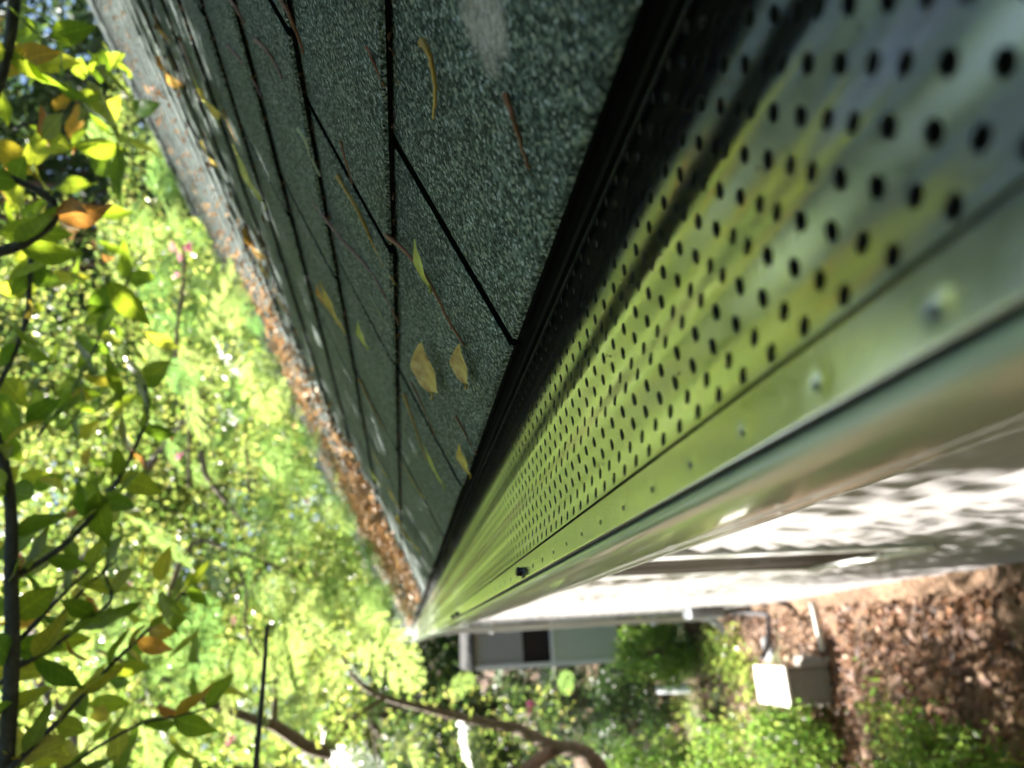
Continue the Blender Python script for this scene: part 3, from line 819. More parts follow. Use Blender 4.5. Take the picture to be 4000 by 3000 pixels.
b = MB(); b.tube(trunk, taper(len(trunk), 0.13, 0.035), 10); under(b.obj('trunk', BARK, smooth=True), tree2)
SP2 = []
e1 = at(1361, 3000, 3.3); e2 = at(2340, 2994, 3.3)
SP2.append(branch2([(-1.6, 4.4, -0.2), (e1 + Vector((-0.5, 0.5, -0.1))), e1, at(1203, 2918, 3.2), at(1076, 2836, 3.15), at(1013, 2817, 3.1), at(823, 2747, 3.1), at(683, 2665, 3.1), at(520, 2600, 3.1), at(380, 2540, 3.1)], 0.034, 0.006, True))
SP2.append(branch2([at(1070, 2830, 3.15), at(1076, 2709, 3.15), at(1070, 2615, 3.15), at(1010, 2560, 3.2), at(960, 2450, 3.3), at(965, 2330, 3.3), at(930, 2230, 3.3)], 0.012, 0.004, True))
SP2.append(branch2([(-2.0, 4.3, -1.0), e2 + Vector((-0.5, 0.4, -0.15)), e2, at(2149, 2912, 3.4), at(2023, 2849, 3.5), at(1896, 2823, 3.55), at(1706, 2779, 3.6), at(1516, 2728, 3.7), at(1430, 2690, 3.75), at(1360, 2610, 3.8), at(1330, 2520, 3.85)], 0.038, 0.006, True))
SP2.append(branch2([at(2160, 2930, 3.4), at(2110, 2965, 3.3), at(2050, 3010, 3.2), at(1950, 3080, 3.1)], 0.03, 0.02, True))
SP2.append(branch2([at(1500, 2728, 3.7), at(1400, 2790, 3.7), at(1330, 2870, 3.7), at(1290, 2950, 3.7)], 0.010, 0.005, True))
SP2.append(branch2([at(721, 1000, 3.2), at(715, 1120, 3.2), at(690, 1316, 3.2), at(696, 1487, 3.2), at(735, 1600, 3.25), at(737, 1899, 3.3)], 0.008, 0.006, True))
SP2.append(branch2([(0.1, 5.2, 2.4), at(720, 1650, 4.6), at(800, 1850, 4.3), at(960, 2050, 4.0)], 0.03, 0.006, True))
SP2.append(branch2([(-0.7, 4.9, 1.6), at(700, 2200, 4.4), at(900, 2150, 4.2), at(1150, 2250, 4.0)], 0.02, 0.006, True))
SP2.append(branch2([at(960, 1750, 3.8), at(975, 1900, 3.8), at(960, 2050, 3.8)], 0.008, 0.005, True))
def top_edge(py): return 392 + (py - 32) * 0.474
def frond_spot():
    while True:
        z_ = random.random()
        if z_ < 0.62:
            py = random.uniform(850, 2550); e = top_edge(py); px = e - abs(random.gauss(60, 260)) 
            if px < 380: continue
            if px > 1560: continue
            return px, py, random.uniform(3.0, 6.0)
        elif z_ < 0.86: return random.uniform(300, 1430), random.uniform(2350, 3000), random.uniform(2.8, 5.5)
        elif z_ < 0.885: return random.uniform(1500, 2250), random.uniform(2680, 3000), random.uniform(3.2, 5.5)
        elif z_ < 0.94: return random.uniform(300, 1100), random.uniform(2000, 3000), random.uniform(3.2, 6.0)
        else: return random.uniform(420, 640), random.uniform(200, 1000), random.uniform(4.0, 6.0)
for i in range(290):
    px, py, dd = frond_spot(); p = at(px, py, dd)
    d = Vector((random.gauss(0, .8), random.gauss(0, .8), random.uniform(-0.7, 0.25)))
    put_leaf(random.choice(FR), p, d, tree2, t2off, s=random.uniform(0.65, 1.15), name='frond')
# pink tufts
PINK = leaf_mat('pink_flower_threads', [(0, (0.80, 0.16, 0.45)), (1, (0.85, 0.36, 0.52))], [(0, (0.85, 0.25, 0.52)), (1, (0.9, 0.5, 0.6))], trans=0.4, spots=False)
def tuft_mesh():
    m = MB(); rr = random.Random(5)
    for k in range(90):
        u = Vector((rr.gauss(0, 1), rr.gauss(0, 1), abs(rr.gauss(0, 1)) + 0.25)).normalized(); L = rr.uniform(0.018, 0.028)
        s = u.orthogonal().normalized() * 0.0009
        m.add([u * 0.002 - s*0.3, u * L - s, u * L + s, u * 0.002 + s*0.3], [(0, 1, 2, 3)])
    me = m.mesh('flower'); me.materials.append(PINK); return me
TF = tuft_mesh()
for (px, py, d, s) in ((690, 965, 3.2, 1.3), (745, 972, 3.2, 1.2), (716, 1010, 3.2, 0.9), (700, 1075, 3.25, 0.7), (706, 1786, 3.4, 1.0), (1172, 1790, 4.2, 1.1), (1190, 1770, 4.2, 0.9), (1205, 1950, 4.4, 1.0),
                       (1155, 1660, 4.0, 0.8), (920, 2420, 3.6, 0.9), (905, 2895, 3.3, 1.0), (2078, 2762, 3.6, 1.3), (515, 2285, 3.2, 0.8), (1240, 2240, 4.6, 0.9), (1050, 2300, 3.7, 0.9), (1290, 1990, 4.6, 0.9)):
    o = bpy.data.objects.new('flower', TF); COL.objects.link(o); o.parent = tree2; o.location = at(px, py, d) - t2off; o.scale = (s, s, s); o.rotation_euler = (random.uniform(-.6, .6), random.uniform(-.6, .6), random.uniform(0, 6))
# bulk of its crown between the fronds
Pts = []
for i in range(26000):
    px, py, dd = frond_spot(); Pts.append(at(px, py, dd * random.uniform(1.0, 1.6)))
cl_ = [(random.uniform(-60, 620), random.uniform(900, 3000), random.uniform(4.5, 8.5)) for k in range(150)]
for i in range(13000):
    px, py, dd = random.choice(cl_); p = at(px, py, dd); Pts.append(p + Vector((random.gauss(0, .16), random.gauss(0, .16), random.gauss(0, .12))))
tag(under(leaf_cloud('leaflets', np.array(Pts), 0.036, 0.014, CLOUD), tree2), kind='stuff')
P, C = clump_points((-1.75, 4.2, 0.35), (1.0, 2.1, 1.05), 17000, 170, 0.14, 0.1)
Pb, Cb = clump_points((-2.5, 6.2, -0.2), (0.95, 1.6, 0.9), 7000, 90, 0.14, 0.1)
P = np.concatenate([P, Pb]); C = np.concatenate([C, Cb])
P = P[P[:, 0] < -0.17 * P[:, 1] - 0.35]
tag(under(leaf_cloud('crown', P, 0.07, 0.030, CLOUD), tree2), kind='stuff')
b = MB()
for c in C[::5]:
    c = Vector(c); i = min(range(len(trunk)), key=lambda k: (trunk[k] - c).length)
    if c.x < -0.17 * c.y - 0.3: b.tube([trunk[i], trunk[i].lerp(c, 0.5), c], [0.018, 0.010, 0.004], 5)
under(b.obj('limbs', BARK, smooth=True), tree2)

# ================================================================= trees and shrubs farther off
def tree(name, label, base, h, trunk_r, blobs, n, leaf, mat, group='trees behind the house', lean=(0, 0)):
    base = Vector(base); t = empty(name, base); tag(t, label, 'tree', group)
    top = base + Vector((lean[0], lean[1], h * 0.8))
    pts = smooth_path([base - Vector((0, 0, 0.3)), base.lerp(top, 0.35) + Vector((0.05*h*random.uniform(-1, 1), 0.03*h, 0)), base.lerp(top, 0.7), top])
    b = MB(); b.tube(pts, taper(len(pts), trunk_r, trunk_r * 0.25), 9)
    P = []; per = max(1, n // len(blobs))
    for (c, r) in blobs:
        q, C = clump_points(c, r, per, max(8, int(per / 70)), float(np.mean(r)) * 0.14, 0.25); P.append(q)
        for cc_ in C[::10]:
            i = random.randrange(len(pts)//3, len(pts)); b.tube([pts[i], pts[i].lerp(Vector(cc_), 0.55) + Vector((0, 0, 0.1)), Vector(cc_)], [trunk_r*0.16, trunk_r*0.09, 0.008], 5)
    under(b.obj('trunk', BARK, smooth=True), t)
    under(leaf_cloud('crown', np.concatenate(P), leaf, leaf * 0.55, mat), t)
    return t
# behind the ridge, on the right of the house
tree('tall_tree', 'dark tree showing scraps of blue sky above the roof ridge', (6.0, 9.5, -3.6), 11, 0.22, [((5.2, 9.4, 3.2), (1.9, 2.0, 1.9)), ((6.4, 9.2, 6.0), (2.4, 2.2, 2.2)), ((5.2, 9.0, 9.0), (2.4, 2.2, 2.2)), ((3.2, 6.6, 7.6), (2.4, 2.0, 1.5))], 24000, 0.15, DARKT)
tree('tall_tree', 'green tree directly behind the far part of the roof ridge', (4.0, 13.5, -4.4), 13, 0.24, [((4.0, 13.5, 3.4), (2.4, 2.0, 2.6)), ((3.0, 13.0, 6.4), (2.6, 2.2, 2.4)), ((4.4, 13.0, 9.6), (2.8, 2.2, 2.6))], 14000, 0.16, CLOUD)
tree('tall_tree', 'dark tall tree in the upper corner behind the broad leaves', (8.5, 6.0, -3.2), 11, 0.24, [((8.0, 6.0, 6.8), (2.8, 2.8, 2.6)), ((6.2, 5.4, 9.6), (3.0, 3.0, 2.2)), ((7.5, 3.0, 7.5), (2.8, 2.4, 2.6))], 22000, 0.15, DARKT)
tree('tall_tree', 'bright green tree standing past the far gable end', (0.6, 16.0, -4.7), 14, 0.26, [((1.0, 16, 2.6), (2.2, 1.8, 1.8)), ((1.2, 15.5, 4.8), (2.6, 2.2, 2.4)), ((0.4, 16.2, 7.8), (2.6, 2, 2.4)), ((1.0, 16.2, 11.0), (2.6, 2, 2.2))], 22000, 0.16, CLOUD)
tree('tall_tree', 'sunlit green tree at the yard edge above the brown limbs', (-2.6, 15.0, -4.8), 11, 0.24, [((-2.9, 14.8, 2.6), (1.9, 1.8, 1.8)), ((-2.4, 14.8, 4.6), (2.4, 2.2, 2.2)), ((-1.9, 14.5, 7.0), (2.2, 2, 2.2))], 17000, 0.16, CLOUD)
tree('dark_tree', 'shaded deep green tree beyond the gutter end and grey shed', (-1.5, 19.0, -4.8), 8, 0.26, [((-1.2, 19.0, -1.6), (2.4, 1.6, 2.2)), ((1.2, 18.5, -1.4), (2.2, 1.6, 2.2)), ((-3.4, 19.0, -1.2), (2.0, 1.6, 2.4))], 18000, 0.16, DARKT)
tree('dark_tree', 'far green tree closing the view behind the others', (-4.0, 28.0, -4.9), 19, 0.35, [((-4, 28, 1.0), (4, 3, 4.5)), ((1.5, 29, 1.5), (4, 3, 5)), ((-1.0, 28, 7), (4.5, 3, 4)), ((-3.0, 28, 11), (4.5, 3, 4)), ((3.5, 29, 11), (4.5, 3, 4))], 25000, 0.36, CLOUD)
tree('dark_tree', 'far dark tree closing the gap behind the roof ridge', (13.0, 22.0, -4.9), 17, 0.35, [((12, 22, 5), (4, 3, 4.5)), ((8, 24, 5), (4, 3, 5)), ((15, 17, 7), (3.5, 3, 4)), ((10, 23, 12), (4.5, 3, 3.5))], 20000, 0.34, DARKT)
tree('sunlit_tree', 'pale sunlit tree high behind the roof ridge', (6.0, 18.0, -4.6), 15, 0.3, [((6.0, 18, 6), (3, 2.4, 3)), ((5.0, 18, 11), (3.4, 2.4, 3)), ((8.5, 17, 9), (3, 2.4, 3))], 18000, 0.24, CLOUD)

def shrub(label, c, r, n, leaf, mat, name='shrub'):
    z = float(ground_z(np.array(c[0]), np.array(c[1]))); t = empty(name, (c[0], c[1], z)); tag(t, label, 'shrub', 'shrubs on the slope')
    cz = z + r[2] * 0.8
    P, C = clump_points((c[0], c[1], cz), r, n, max(10, n // 60), float(np.mean(r)) * 0.16, 0.3)
    P[:, 2] = np.maximum(P[:, 2], z + 0.02)
    b = MB()
    for k in C[::3]: b.tube([(c[0], c[1], z - 0.1), ((c[0]+k[0])/2 + 0.05, (c[1]+k[1])/2, (z + k[2]) / 2 + 0.1), tuple(k)], [0.018, 0.012, 0.004], 5)
    under(b.obj('stem', BARK, smooth=True), t); under(leaf_cloud('foliage', P, leaf, leaf*0.55, mat), t); return t
LUSH = leaf_mat('lush_grass_leaf', [(0, (0.05, 0.11, 0.02)), (0.6, (0.09, 0.17, 0.03)), (1, (0.15, 0.21, 0.04))], [(0, (0.16, 0.34, 0.05)), (0.6, (0.30, 0.50, 0.08)), (1, (0.52, 0.62, 0.14))], trans=0.55, source='attr', spots=False, rough=0.3)
shrub('bright sunlit shrub on the slope left of the grey shed', (-1.85, 10.2), (0.50, 0.8, 0.75), 5200, 0.06, LUSH)
shrub('tall bright shrub beside the white downspout foot', (-0.30, 10.4), (0.34, 0.7, 0.6), 4200, 0.06, LUSH)
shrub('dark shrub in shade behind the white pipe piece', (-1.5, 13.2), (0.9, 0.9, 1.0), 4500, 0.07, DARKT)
shrub('low yellow-green shrub in front of the condenser unit', (-0.98, 5.6), (0.40, 0.55, 0.30), 3600, 0.045, LUSH)
shrub('broad green shrub at the left edge of the slope', (-1.5, 7.3), (0.55, 0.8, 0.45), 4200, 0.05, LUSH)
shrub('olive shrub nearest the lens at the foot of the slope', (-0.80, 3.55), (0.30, 0.55, 0.22), 3200, 0.040, LUSH)
shrub('small bright shrub at the foot of the pale green shed panel', (-0.15, 12.0), (0.5, 0.5, 0.55), 3000, 0.06, LUSH)
shrub('dark shrub filling the gap beside the shed post', (-1.3, 15.4), (1.0, 0.9, 1.6), 4500, 0.08, DARKT)

# leafy band out of view, added to block low sky from left and behind
nh_ = 15000
hx = np.concatenate([RNG.uniform(-8.6, -6.4, nh_), RNG.uniform(-8.0, 1.5, nh_ // 2)]); hy = np.concatenate([RNG.uniform(-7.0, 7.5, nh_), RNG.uniform(-8.5, -6.6, nh_ // 2)])
top_ = 3.6 + 1.6 * np.sin(hy * 0.9 + hx * 0.6) + 0.8 * np.sin(hy * 2.3 + hx)
hz_ = -3.4 + (top_ + 3.4) * RNG.uniform(0, 1, len(hx)) ** 0.8
tag(leaf_cloud('sky_blocker', np.stack([hx, hy, hz_], -1), 0.34, 0.20, DARKT), 'unseen deep green leaf band added to block low sky light', 'sky_blocker', kind='stuff')
# low growth and fallen leaves on the ground
n = 26000
x = RNG.uniform(-3.2, 0.1, n); y = RNG.uniform(1.6, 10.5, n)
keep = RNG.uniform(0, 1, n) < np.clip(1.15 - 0.32 * np.clip(-x - 0.3, 0, 3), 0.25, 1)
x, y = x[keep], y[keep]
P = np.stack([x, y, ground_z(x, y) + RNG.uniform(0.005, 0.05, len(x))], -1)
tag(leaf_cloud('leaf_litter', P, 0.055, 0.028, LITTER, flat=0.5), 'dry brown leaf litter covering the slope below the house wall', 'leaf litter', kind='stuff')
n = 9000
c = RNG.integers(0, 60, n); cx_ = RNG.uniform(-3.0, -0.55, 60); cy_ = RNG.uniform(3.0, 12.5, 60)
cx_[:12] = RNG.uniform(-0.55, -0.1, 12); cy_[:12] = RNG.uniform(7.2, 10.0, 12)
x = cx_[c] + RNG.normal(0, 0.14, n); y = cy_[c] + RNG.normal(0, 0.2, n)
x = np.minimum(x, 0.05)
P = np.stack([x, y, ground_z(x, y) + np.abs(RNG.normal(0.05, 0.07, n))], -1)
tag(leaf_cloud('ground_cover', P, 0.055, 0.026, CLOUD), 'low green weeds growing in patches on the slope', 'weeds', kind='stuff')

# ================================================================= things in the yard
CREAM = simple('sun_bleached_white_plastic', (0.72, 0.70, 0.64), rough=0.5, noise=0.08)
GREYB = simple('weathered_grey_metal', (0.30, 0.28, 0.25), rough=0.55, noise=0.15, nscale=14)
# condenser unit
ux0, ux1, uy0, uy1 = -0.57, -0.30, 5.45, 5.95
uz0 = float(ground_z(np.array(-0.43), np.array(5.6))) - 0.02; uz1 = uz0 + 0.44
ac = empty('condenser_unit', ((ux0+ux1)/2, (uy0+uy1)/2, uz0)); tag(ac, 'small grey slatted condenser unit with bright white top on the slope', 'condenser')
mb = MB(); mb.box(ux0 + 0.015, ux1 - 0.015, uy0 + 0.015, uy1 - 0.015, uz0 + 0.05, uz1 - 0.03); under(mb.obj('body', BLACK), ac)
mb = MB(); mb.box(ux0 - 0.01, ux1 + 0.01, uy0 - 0.01, uy1 + 0.01, uz1 - 0.029, uz1); under(bevel(mb.obj('lid', CREAM), 0.01), ac)
mb = MB(); mb.box(ux0 - 0.06, ux1 + 0.06, uy0 - 0.06, uy1 + 0.06, uz0 - 0.05, uz0 + 0.049); under(bevel(mb.obj('pad', simple('concrete_pad', (0.26, 0.24, 0.21), rough=0.9, noise=0.2)), 0.012), ac)
slm = MB(); slm.prism([(0, 0), (0.012, -0.010), (0.012, -0.015), (0, -0.004)], 0, 1)
for k in range(11):
    z_ = uz0 + 0.085 + k * 0.029
    m_ = MB(); m_.add([(ux0 + 0.02, uy0 + 0.014, z_ + 0.018), (ux1 - 0.02, uy0 + 0.014, z_ + 0.018), (ux1 - 0.02, uy0 - 0.004, z_), (ux0 + 0.02, uy0 - 0.004, z_), (ux0 + 0.02, uy0 + 0.014, z_ - 0.002), (ux1 - 0.02, uy0 + 0.014, z_ - 0.002)],
                     [(0, 1, 2, 3), (3, 2, 5, 4)]); under(m_.obj('slat', GREYB), ac)
for xx in (ux0, ux1 - 0.014):
    m_ = MB(); m_.box(xx, xx + 0.014, uy0 - 0.006, uy0 + 0.014, uz0 + 0.05, uz1 - 0.03); under(m_.obj('corner_post', GREYB), ac)
# hose from the wall box to the unit
hp_ = smooth_path([(XW - 0.06, 6.95, -3.05), (XW - 0.08, 6.8, -3.25), (0.10, 6.5, -3.32), (0.02, 6.3, -3.22), (-0.12, 6.12, -3.1), (-0.22, 6.0, -2.98), (-0.25, 5.98, -2.95)], 6)
mb = MB(); mb.tube(hp_, 0.022, 8)
tag(mb.obj('insulated_hose', simple('dark_hose_foam', (0.05, 0.045, 0.05), rough=0.7, noise=0.3), smooth=True), 'dark curved hose running from the house wall to the condenser unit', 'hose')
a_ = Vector((0.16, 5.55, 0)); b_ = Vector((-0.20, 5.45, 0))
pp = []
for k in range(6):
    q = a_.lerp(b_, k / 5); q.z = float(ground_z(np.array(q.x), np.array(q.y))) + 0.06; pp.append(q)
mb = MB(); mb.tube(pp, 0.028, 10); dp = mb.obj('drain_pipe', CREAM, smooth=True)
tag(dp, 'short white plastic pipe lying from the wall foot towards the condenser', 'pipe')
g0 = Vector(ray(2570, 2690)); g1 = Vector(ray(2700, 2690))
def hit(px, py, up=0.0):
    r = ray(px, py); lo, hi = 0.0005, 0.02
    for k in range(400):
        t = 0.0002 + k * 0.00002; p = r * t
        if p[2] < ground_z(np.array(p[0]), np.array(p[1])) + up: return Vector(p)
    return Vector(r * 0.005)
a_ = at(2572, 2694, 11.6); b_ = at(2702, 2690, 11.3)
mb = MB(); mb.tube([a_, a_.lerp(b_, 0.5), b_], 0.06, 8)
tag(mb.obj('white_post', TRIM), 'short upright white post standing among the dark shrubs', 'post')
for i, (px, py, s, lab) in enumerate(((3010, 2535, 0.10, 'rounded grey stone just behind the condenser unit'), (3045, 2715, 0.12, 'brown stone against the outer side of the condenser unit'), (3110, 2700, 0.07, 'small blue-grey stone at the condenser lid corner'))):
    p = hit(px, py, 0.05); rr = random.Random(i); m_ = MB(); vs = []; fs = []
    for a in range(7):
        th = math.pi * a / 6
        for c in range(10):
            ph = 2*math.pi*c/10; r_ = s * (1 + 0.18 * math.sin(3*ph + i) * math.sin(th) + rr.uniform(-.08, .08)); vs.append((r_*math.sin(th)*math.cos(ph)*1.3, r_*math.sin(th)*math.sin(ph), r_*0.7*math.cos(th)))
    for a in range(6):
        for c in range(10): fs.append((a*10+c, (a+1)*10+c, (a+1)*10+(c+1) % 10, a*10+(c+1) % 10))
    m_.add(vs, fs); o = m_.obj('stone', simple('field_stone_%d' % i, ((0.30, 0.30, 0.31), (0.28, 0.2, 0.13), (0.25, 0.27, 0.33))[i], rough=0.9, noise=0.3, nscale=25), smooth=True); o.location = p; tag(o, lab, 'stone', 'stones round the condenser')
# shed
sy = 13.0
def shx(py): r = ray(2000, py); return r[0] / r[1] * sy
def shz(px): r = ray(px, 2500); return r[2] / r[1] * sy
sx0 = -0.46; sz = [shz(v) for v in (1850, 2040, 2150, 2400)]
shed = empty('shed', (1.0, sy + 1.2, -4.6)); tag(shed, 'grey shed with dark opening and pale green lower panel past the house corner', 'shed')
SHG = simple('grey_shed_paint', (0.36, 0.35, 0.33), rough=0.7, noise=0.08); SHP = simple('pale_green_panel', (0.55, 0.60, 0.50), rough=0.6, noise=0.06)
DARK = simple('shed_dark_inside', (0.03, 0.018, 0.014), rough=0.9)
mb = MB(); mb.box(sx0 + 0.05, 2.6, sy + 0.05, sy + 2.4, -4.7, sz[0]); under(mb.obj('interior', DARK), shed)
mb = MB(); mb.box(sx0 + 0.08, 2.6, sy, sy + 0.049, sz[1], sz[0]); under(mb.obj('upper_wall', SHG), shed)
mb = MB(); mb.box(sx0 + 0.08, 2.6, sy - 0.03, sy + 0.049, sz[3] - 0.05, sz[2]); under(mb.obj('lower_panel', SHP), shed)
mb = MB(); mb.box(sx0, sx0 + 0.079, sy - 0.05, sy + 0.07, -4.7, sz[0]); under(mb.obj('corner_post', TRIM), shed)
mb = MB(); mb.box(sx0 - 0.02, 2.8, sy - 0.10, sy + 2.6, sz[0] + 0.002, sz[0] + 0.05); under(mb.obj('roof', FELT), shed)
mb = MB(); mb.box(sx0 + 0.08, 2.6, sy - 0.06, sy - 0.031, sz[2] - 0.05, sz[2] + 0.02); under(mb.obj('top_rail', TRIM), shed)

# ================================================================= what lies on the roof
# leaf litter on the sunlit far part
n = 15000
d = np.abs(RNG.normal(0.0, 0.55, n)); y = 1.2 + np.abs(RNG.normal(0.6, 1.9, n))
bound = 2.2 - 1.15 * d                       # where the tree shade ends
cl = np.sin(y * 3.1 + d * 5) * 0.5 + np.sin(y * 1.3 - d * 9 + 1) * 0.5
keep = (y > bound) & (y < 8.4) & (RNG.uniform(0, 1, n) < (0.5 + 0.5 * cl) * np.clip((y - 1.5) / 0.9, 0.06, 1))
d, y = d[keep], y[keep]
h = 0.012 + np.abs(RNG.normal(0, 0.012, len(d)))
P = np.stack([X0 + UX*d + NX*h, y, Z0 + UZ*d + NZ*h], -1)
ROOFLIT = leaf_mat('dry_leaflets', [(0, (0.20, 0.09, 0.035)), (0.5, (0.44, 0.23, 0.09)), (0.85, (0.60, 0.38, 0.18)), (1, (0.68, 0.54, 0.34))], [(0, (0.2, 0.09, 0.03)), (0.5, (0.44, 0.22, 0.08)), (1, (0.6, 0.4, 0.2))], trans=0.3, source='attr', spots=False, rough=0.5)
tag(leaf_cloud('roof_leaf_litter', P, 0.026, 0.010, ROOFLIT, flat=0.5), 'brown dry leaflets piled on the sunlit far part of the roof', 'leaf litter', kind='stuff')
n = 1500
d = RNG.uniform(0.5, 2.3, n); y = RNG.uniform(0.9, 8, n)
P = np.stack([X0 + UX*d + NX*0.013, y, Z0 + UZ*d + NZ*0.013], -1)
tag(leaf_cloud('roof_leaf_litter', P, 0.022, 0.008, LITTER, flat=0.75), 'scattered dry leaflets on the pale upper roof near the ridge', 'leaf litter', kind='stuff')

def dead_leaf_mat(name, a, b, edge, ta):
    m, nt, out = new_mat(name)
    tc = N(nt, 'ShaderNodeTexCoord'); t = N(nt, 'ShaderNodeTexNoise', Scale=90.0, Detail=5.0, Roughness=0.65)
    nt.links.new(tc.outputs['Object'], t.inputs['Vector'])
    r = ramp(nt, [(0.36, edge), (0.50, a), (0.64, b)]); nt.links.new(t.outputs['Fac'], r.inputs[0])
    p = N(nt, 'ShaderNodeBsdfPrincipled', Roughness=0.5); nt.links.new(r.outputs[0], p.inputs['Base Color'])
    tr = N(nt, 'ShaderNodeBsdfTranslucent'); tr.inputs[0].default_value = (*ta, 1)
    mx = N(nt, 'ShaderNodeMixShader'); mx.inputs[0].default_value = 0.25
    nt.links.new(p.outputs[0], mx.inputs[1]); nt.links.new(tr.outputs[0], mx.inputs[2]); nt.links.new(mx.outputs[0], out.inputs[0]); return m
DL = {'y': dead_leaf_mat('yellow_dead_leaf', (0.74, 0.52, 0.05), (0.84, 0.68, 0.10), (0.42, 0.22, 0.03), (0.5, 0.4, 0.05)),
      'g': dead_leaf_mat('yellow_green_dead_leaf', (0.60, 0.62, 0.10), (0.74, 0.76, 0.20), (0.52, 0.44, 0.07), (0.4, 0.5, 0.05)),
      't': dead_leaf_mat('tan_dead_leaf', (0.72, 0.50, 0.12), (0.82, 0.64, 0.21), (0.42, 0.19, 0.03), (0.5, 0.35, 0.1)),
      'o': dead_leaf_mat('orange_dead_leaf', (0.64, 0.33, 0.04), (0.74, 0.48, 0.07), (0.26, 0.09, 0.02), (0.55, 0.28, 0.04))}
leaves = [  # tip px, base px, width/length, tone, fold, curl, label
 ((1632, 930), (1685, 1110), 0.22, 'g', 0.9, 0.25, 'curled lime-yellow leaf on the second course touching the long brown stem'),
 ((1672, 1325), (1705, 1520), 0.30, 't', 0.5, 0.12, 'flat tan leaf with brown tip lying alone on the lowest course'),
 ((1812, 1335), (1832, 1490), 0.30, 't', 1.3, 0.15, 'folded tan and orange leaf at the end of the long brown stem'),
 ((1805, 1730), (1842, 1845), 0.36, 'y', 0.5, 0.2, 'crumpled yellow leaf closest to the black gutter gap'),
 ((1662, 1730), (1732, 1882), 0.16, 'g', 0.7, 0.08, 'narrow yellow-green leaf on the lowest course beyond the tan leaf'),
 ((1262, 1095), (1345, 1275), 0.26, 'y', 0.4, 0.05, 'long yellow leaf with brown edge on the third course'),
 ((1248, 1105), (1280, 1190), 0.28, 'o', 0.8, 0.2, 'small browned leaf overlapped by the long yellow leaf'),
 ((1408, 1255), (1441, 1350), 0.26, 'g', 0.5, 0.3, 'small pale crescent-shaped leaf in the middle of the shaded courses'),
 ((1450, 1738), (1512, 1850), 0.16, 'y', 0.6, 0.1, 'slim yellow leaf high on the far shaded courses'),
 ((1452, 1828), (1492, 1888), 0.24, 'g', 0.5, 0.1, 'tiny pale leaf just below the brown litter edge'),
 ((1520, 1895), (1560, 1975), 0.26, 'y', 0.5, 0.1, 'yellow leaf resting against a course edge near the litter'),
 ((1580, 1810), (1652, 1930), 0.12, 'y', 0.6, 0.1, 'thin amber leaf lying on the far end of the lowest courses'),
 ((1560, 2008), (1642, 2140), 0.30, 'y', 0.5, 0.15, 'large yellow and orange leaf at the far border of the shade'),
 ((925, 555), (1040, 780), 0.26, 'g', 0.6, 0.1, 'big olive-yellow leaf with a long stalk on the upper shaded courses'),
 ((735, 250), (850, 460), 0.12, 'g', 0.8, 0.05, 'slender olive leaf along the edge of the sunlight'),
 ((800, 340), (878, 440), 0.26, 'y', 0.8, 0.2, 'yellow-brown leaf half lit beside the slender olive leaf'),
 ((970, 880), (1050, 1000), 0.28, 'o', 0.9, 0.3, 'curled orange-brown leaf at the sun border below the flowers'),
 ((640, 215), (715, 320), 0.26, 'o', 0.9, 0.3, 'rust-coloured curled leaf near the top of the shaded courses'),
 ((612, 60), (662, 145), 0.34, 'o', 0.6, 0.2, 'glowing orange leaf highest up by the top border of the picture'),
 ((800, 545), (862, 640), 0.26, 'y', 0.5, 0.2, 'bright yellow leaf lit by the sun on the pale roof'),
 ((1078, 1120), (1132, 1215), 0.28, 'o', 0.6, 0.2, 'orange leaf in the sun beside the pale upper roof'),
 ((1010, 1000), (1050, 1075), 0.28, 'y', 0.6, 0.2, 'small yellow leaf tucked under the orange one at the sun border'),
]
for (p0, p1, wr, tone, fold, curl, lab) in leaves:
    a_ = on_roof(*p0, h=0.012); b_ = on_roof(*p1, h=0.012)
    L = (b_ - a_).length; L = min(L, 0.16)
    # width is meant as seen, so undo the foreshortening a little
    Wd = min(L * wr * 1.3, L*0.42)
    me = leaf_mesh('fallen_leaf', L, Wd, 0.12 + fold * 0.16, -curl * 0.4, DL[tone], seg=11, petiole=0.15, pw=random.uniform(0.5, 0.75), twist=random.uniform(-0.12, 0.12))
    o = bpy.data.objects.new('fallen_leaf', me); COL.objects.link(o)
    ex = (a_ - b_).normalized(); ez = Vector((NX, 0, NZ)); 
    dn = Vector((-UX, 0, -UZ)); tl = math.radians(random.uniform(14, 26)); ez = (ez * math.cos(tl) + dn * math.sin(tl)).normalized()
    ey = ez.cross(ex).normalized(); ez = ex.cross(ey)
    R = Matrix((ex, ey, ez)).transposed().to_4x4()
    o.matrix_world = Matrix.Translation(b_ + Vector((NX, 0, NZ)) * (Wd * 0.5 * math.sin(tl) * 0.8 + 0.001)) @ R
    tag(o, lab, 'leaf', 'fallen leaves on the roof')
STEM = {'g': simple('golden_stem', (0.45, 0.27, 0.05), rough=0.5, noise=0.25, nscale=200), 'r': simple('red_brown_stem', (0.24, 0.09, 0.035), rough=0.55, noise=0.25, nscale=200),
        'p': simple('mauve_brown_stem', (0.26, 0.14, 0.11), rough=0.55, noise=0.25, nscale=200), 'w': simple('pale_straw_stem', (0.42, 0.44, 0.25), rough=0.55, noise=0.15, nscale=200)}
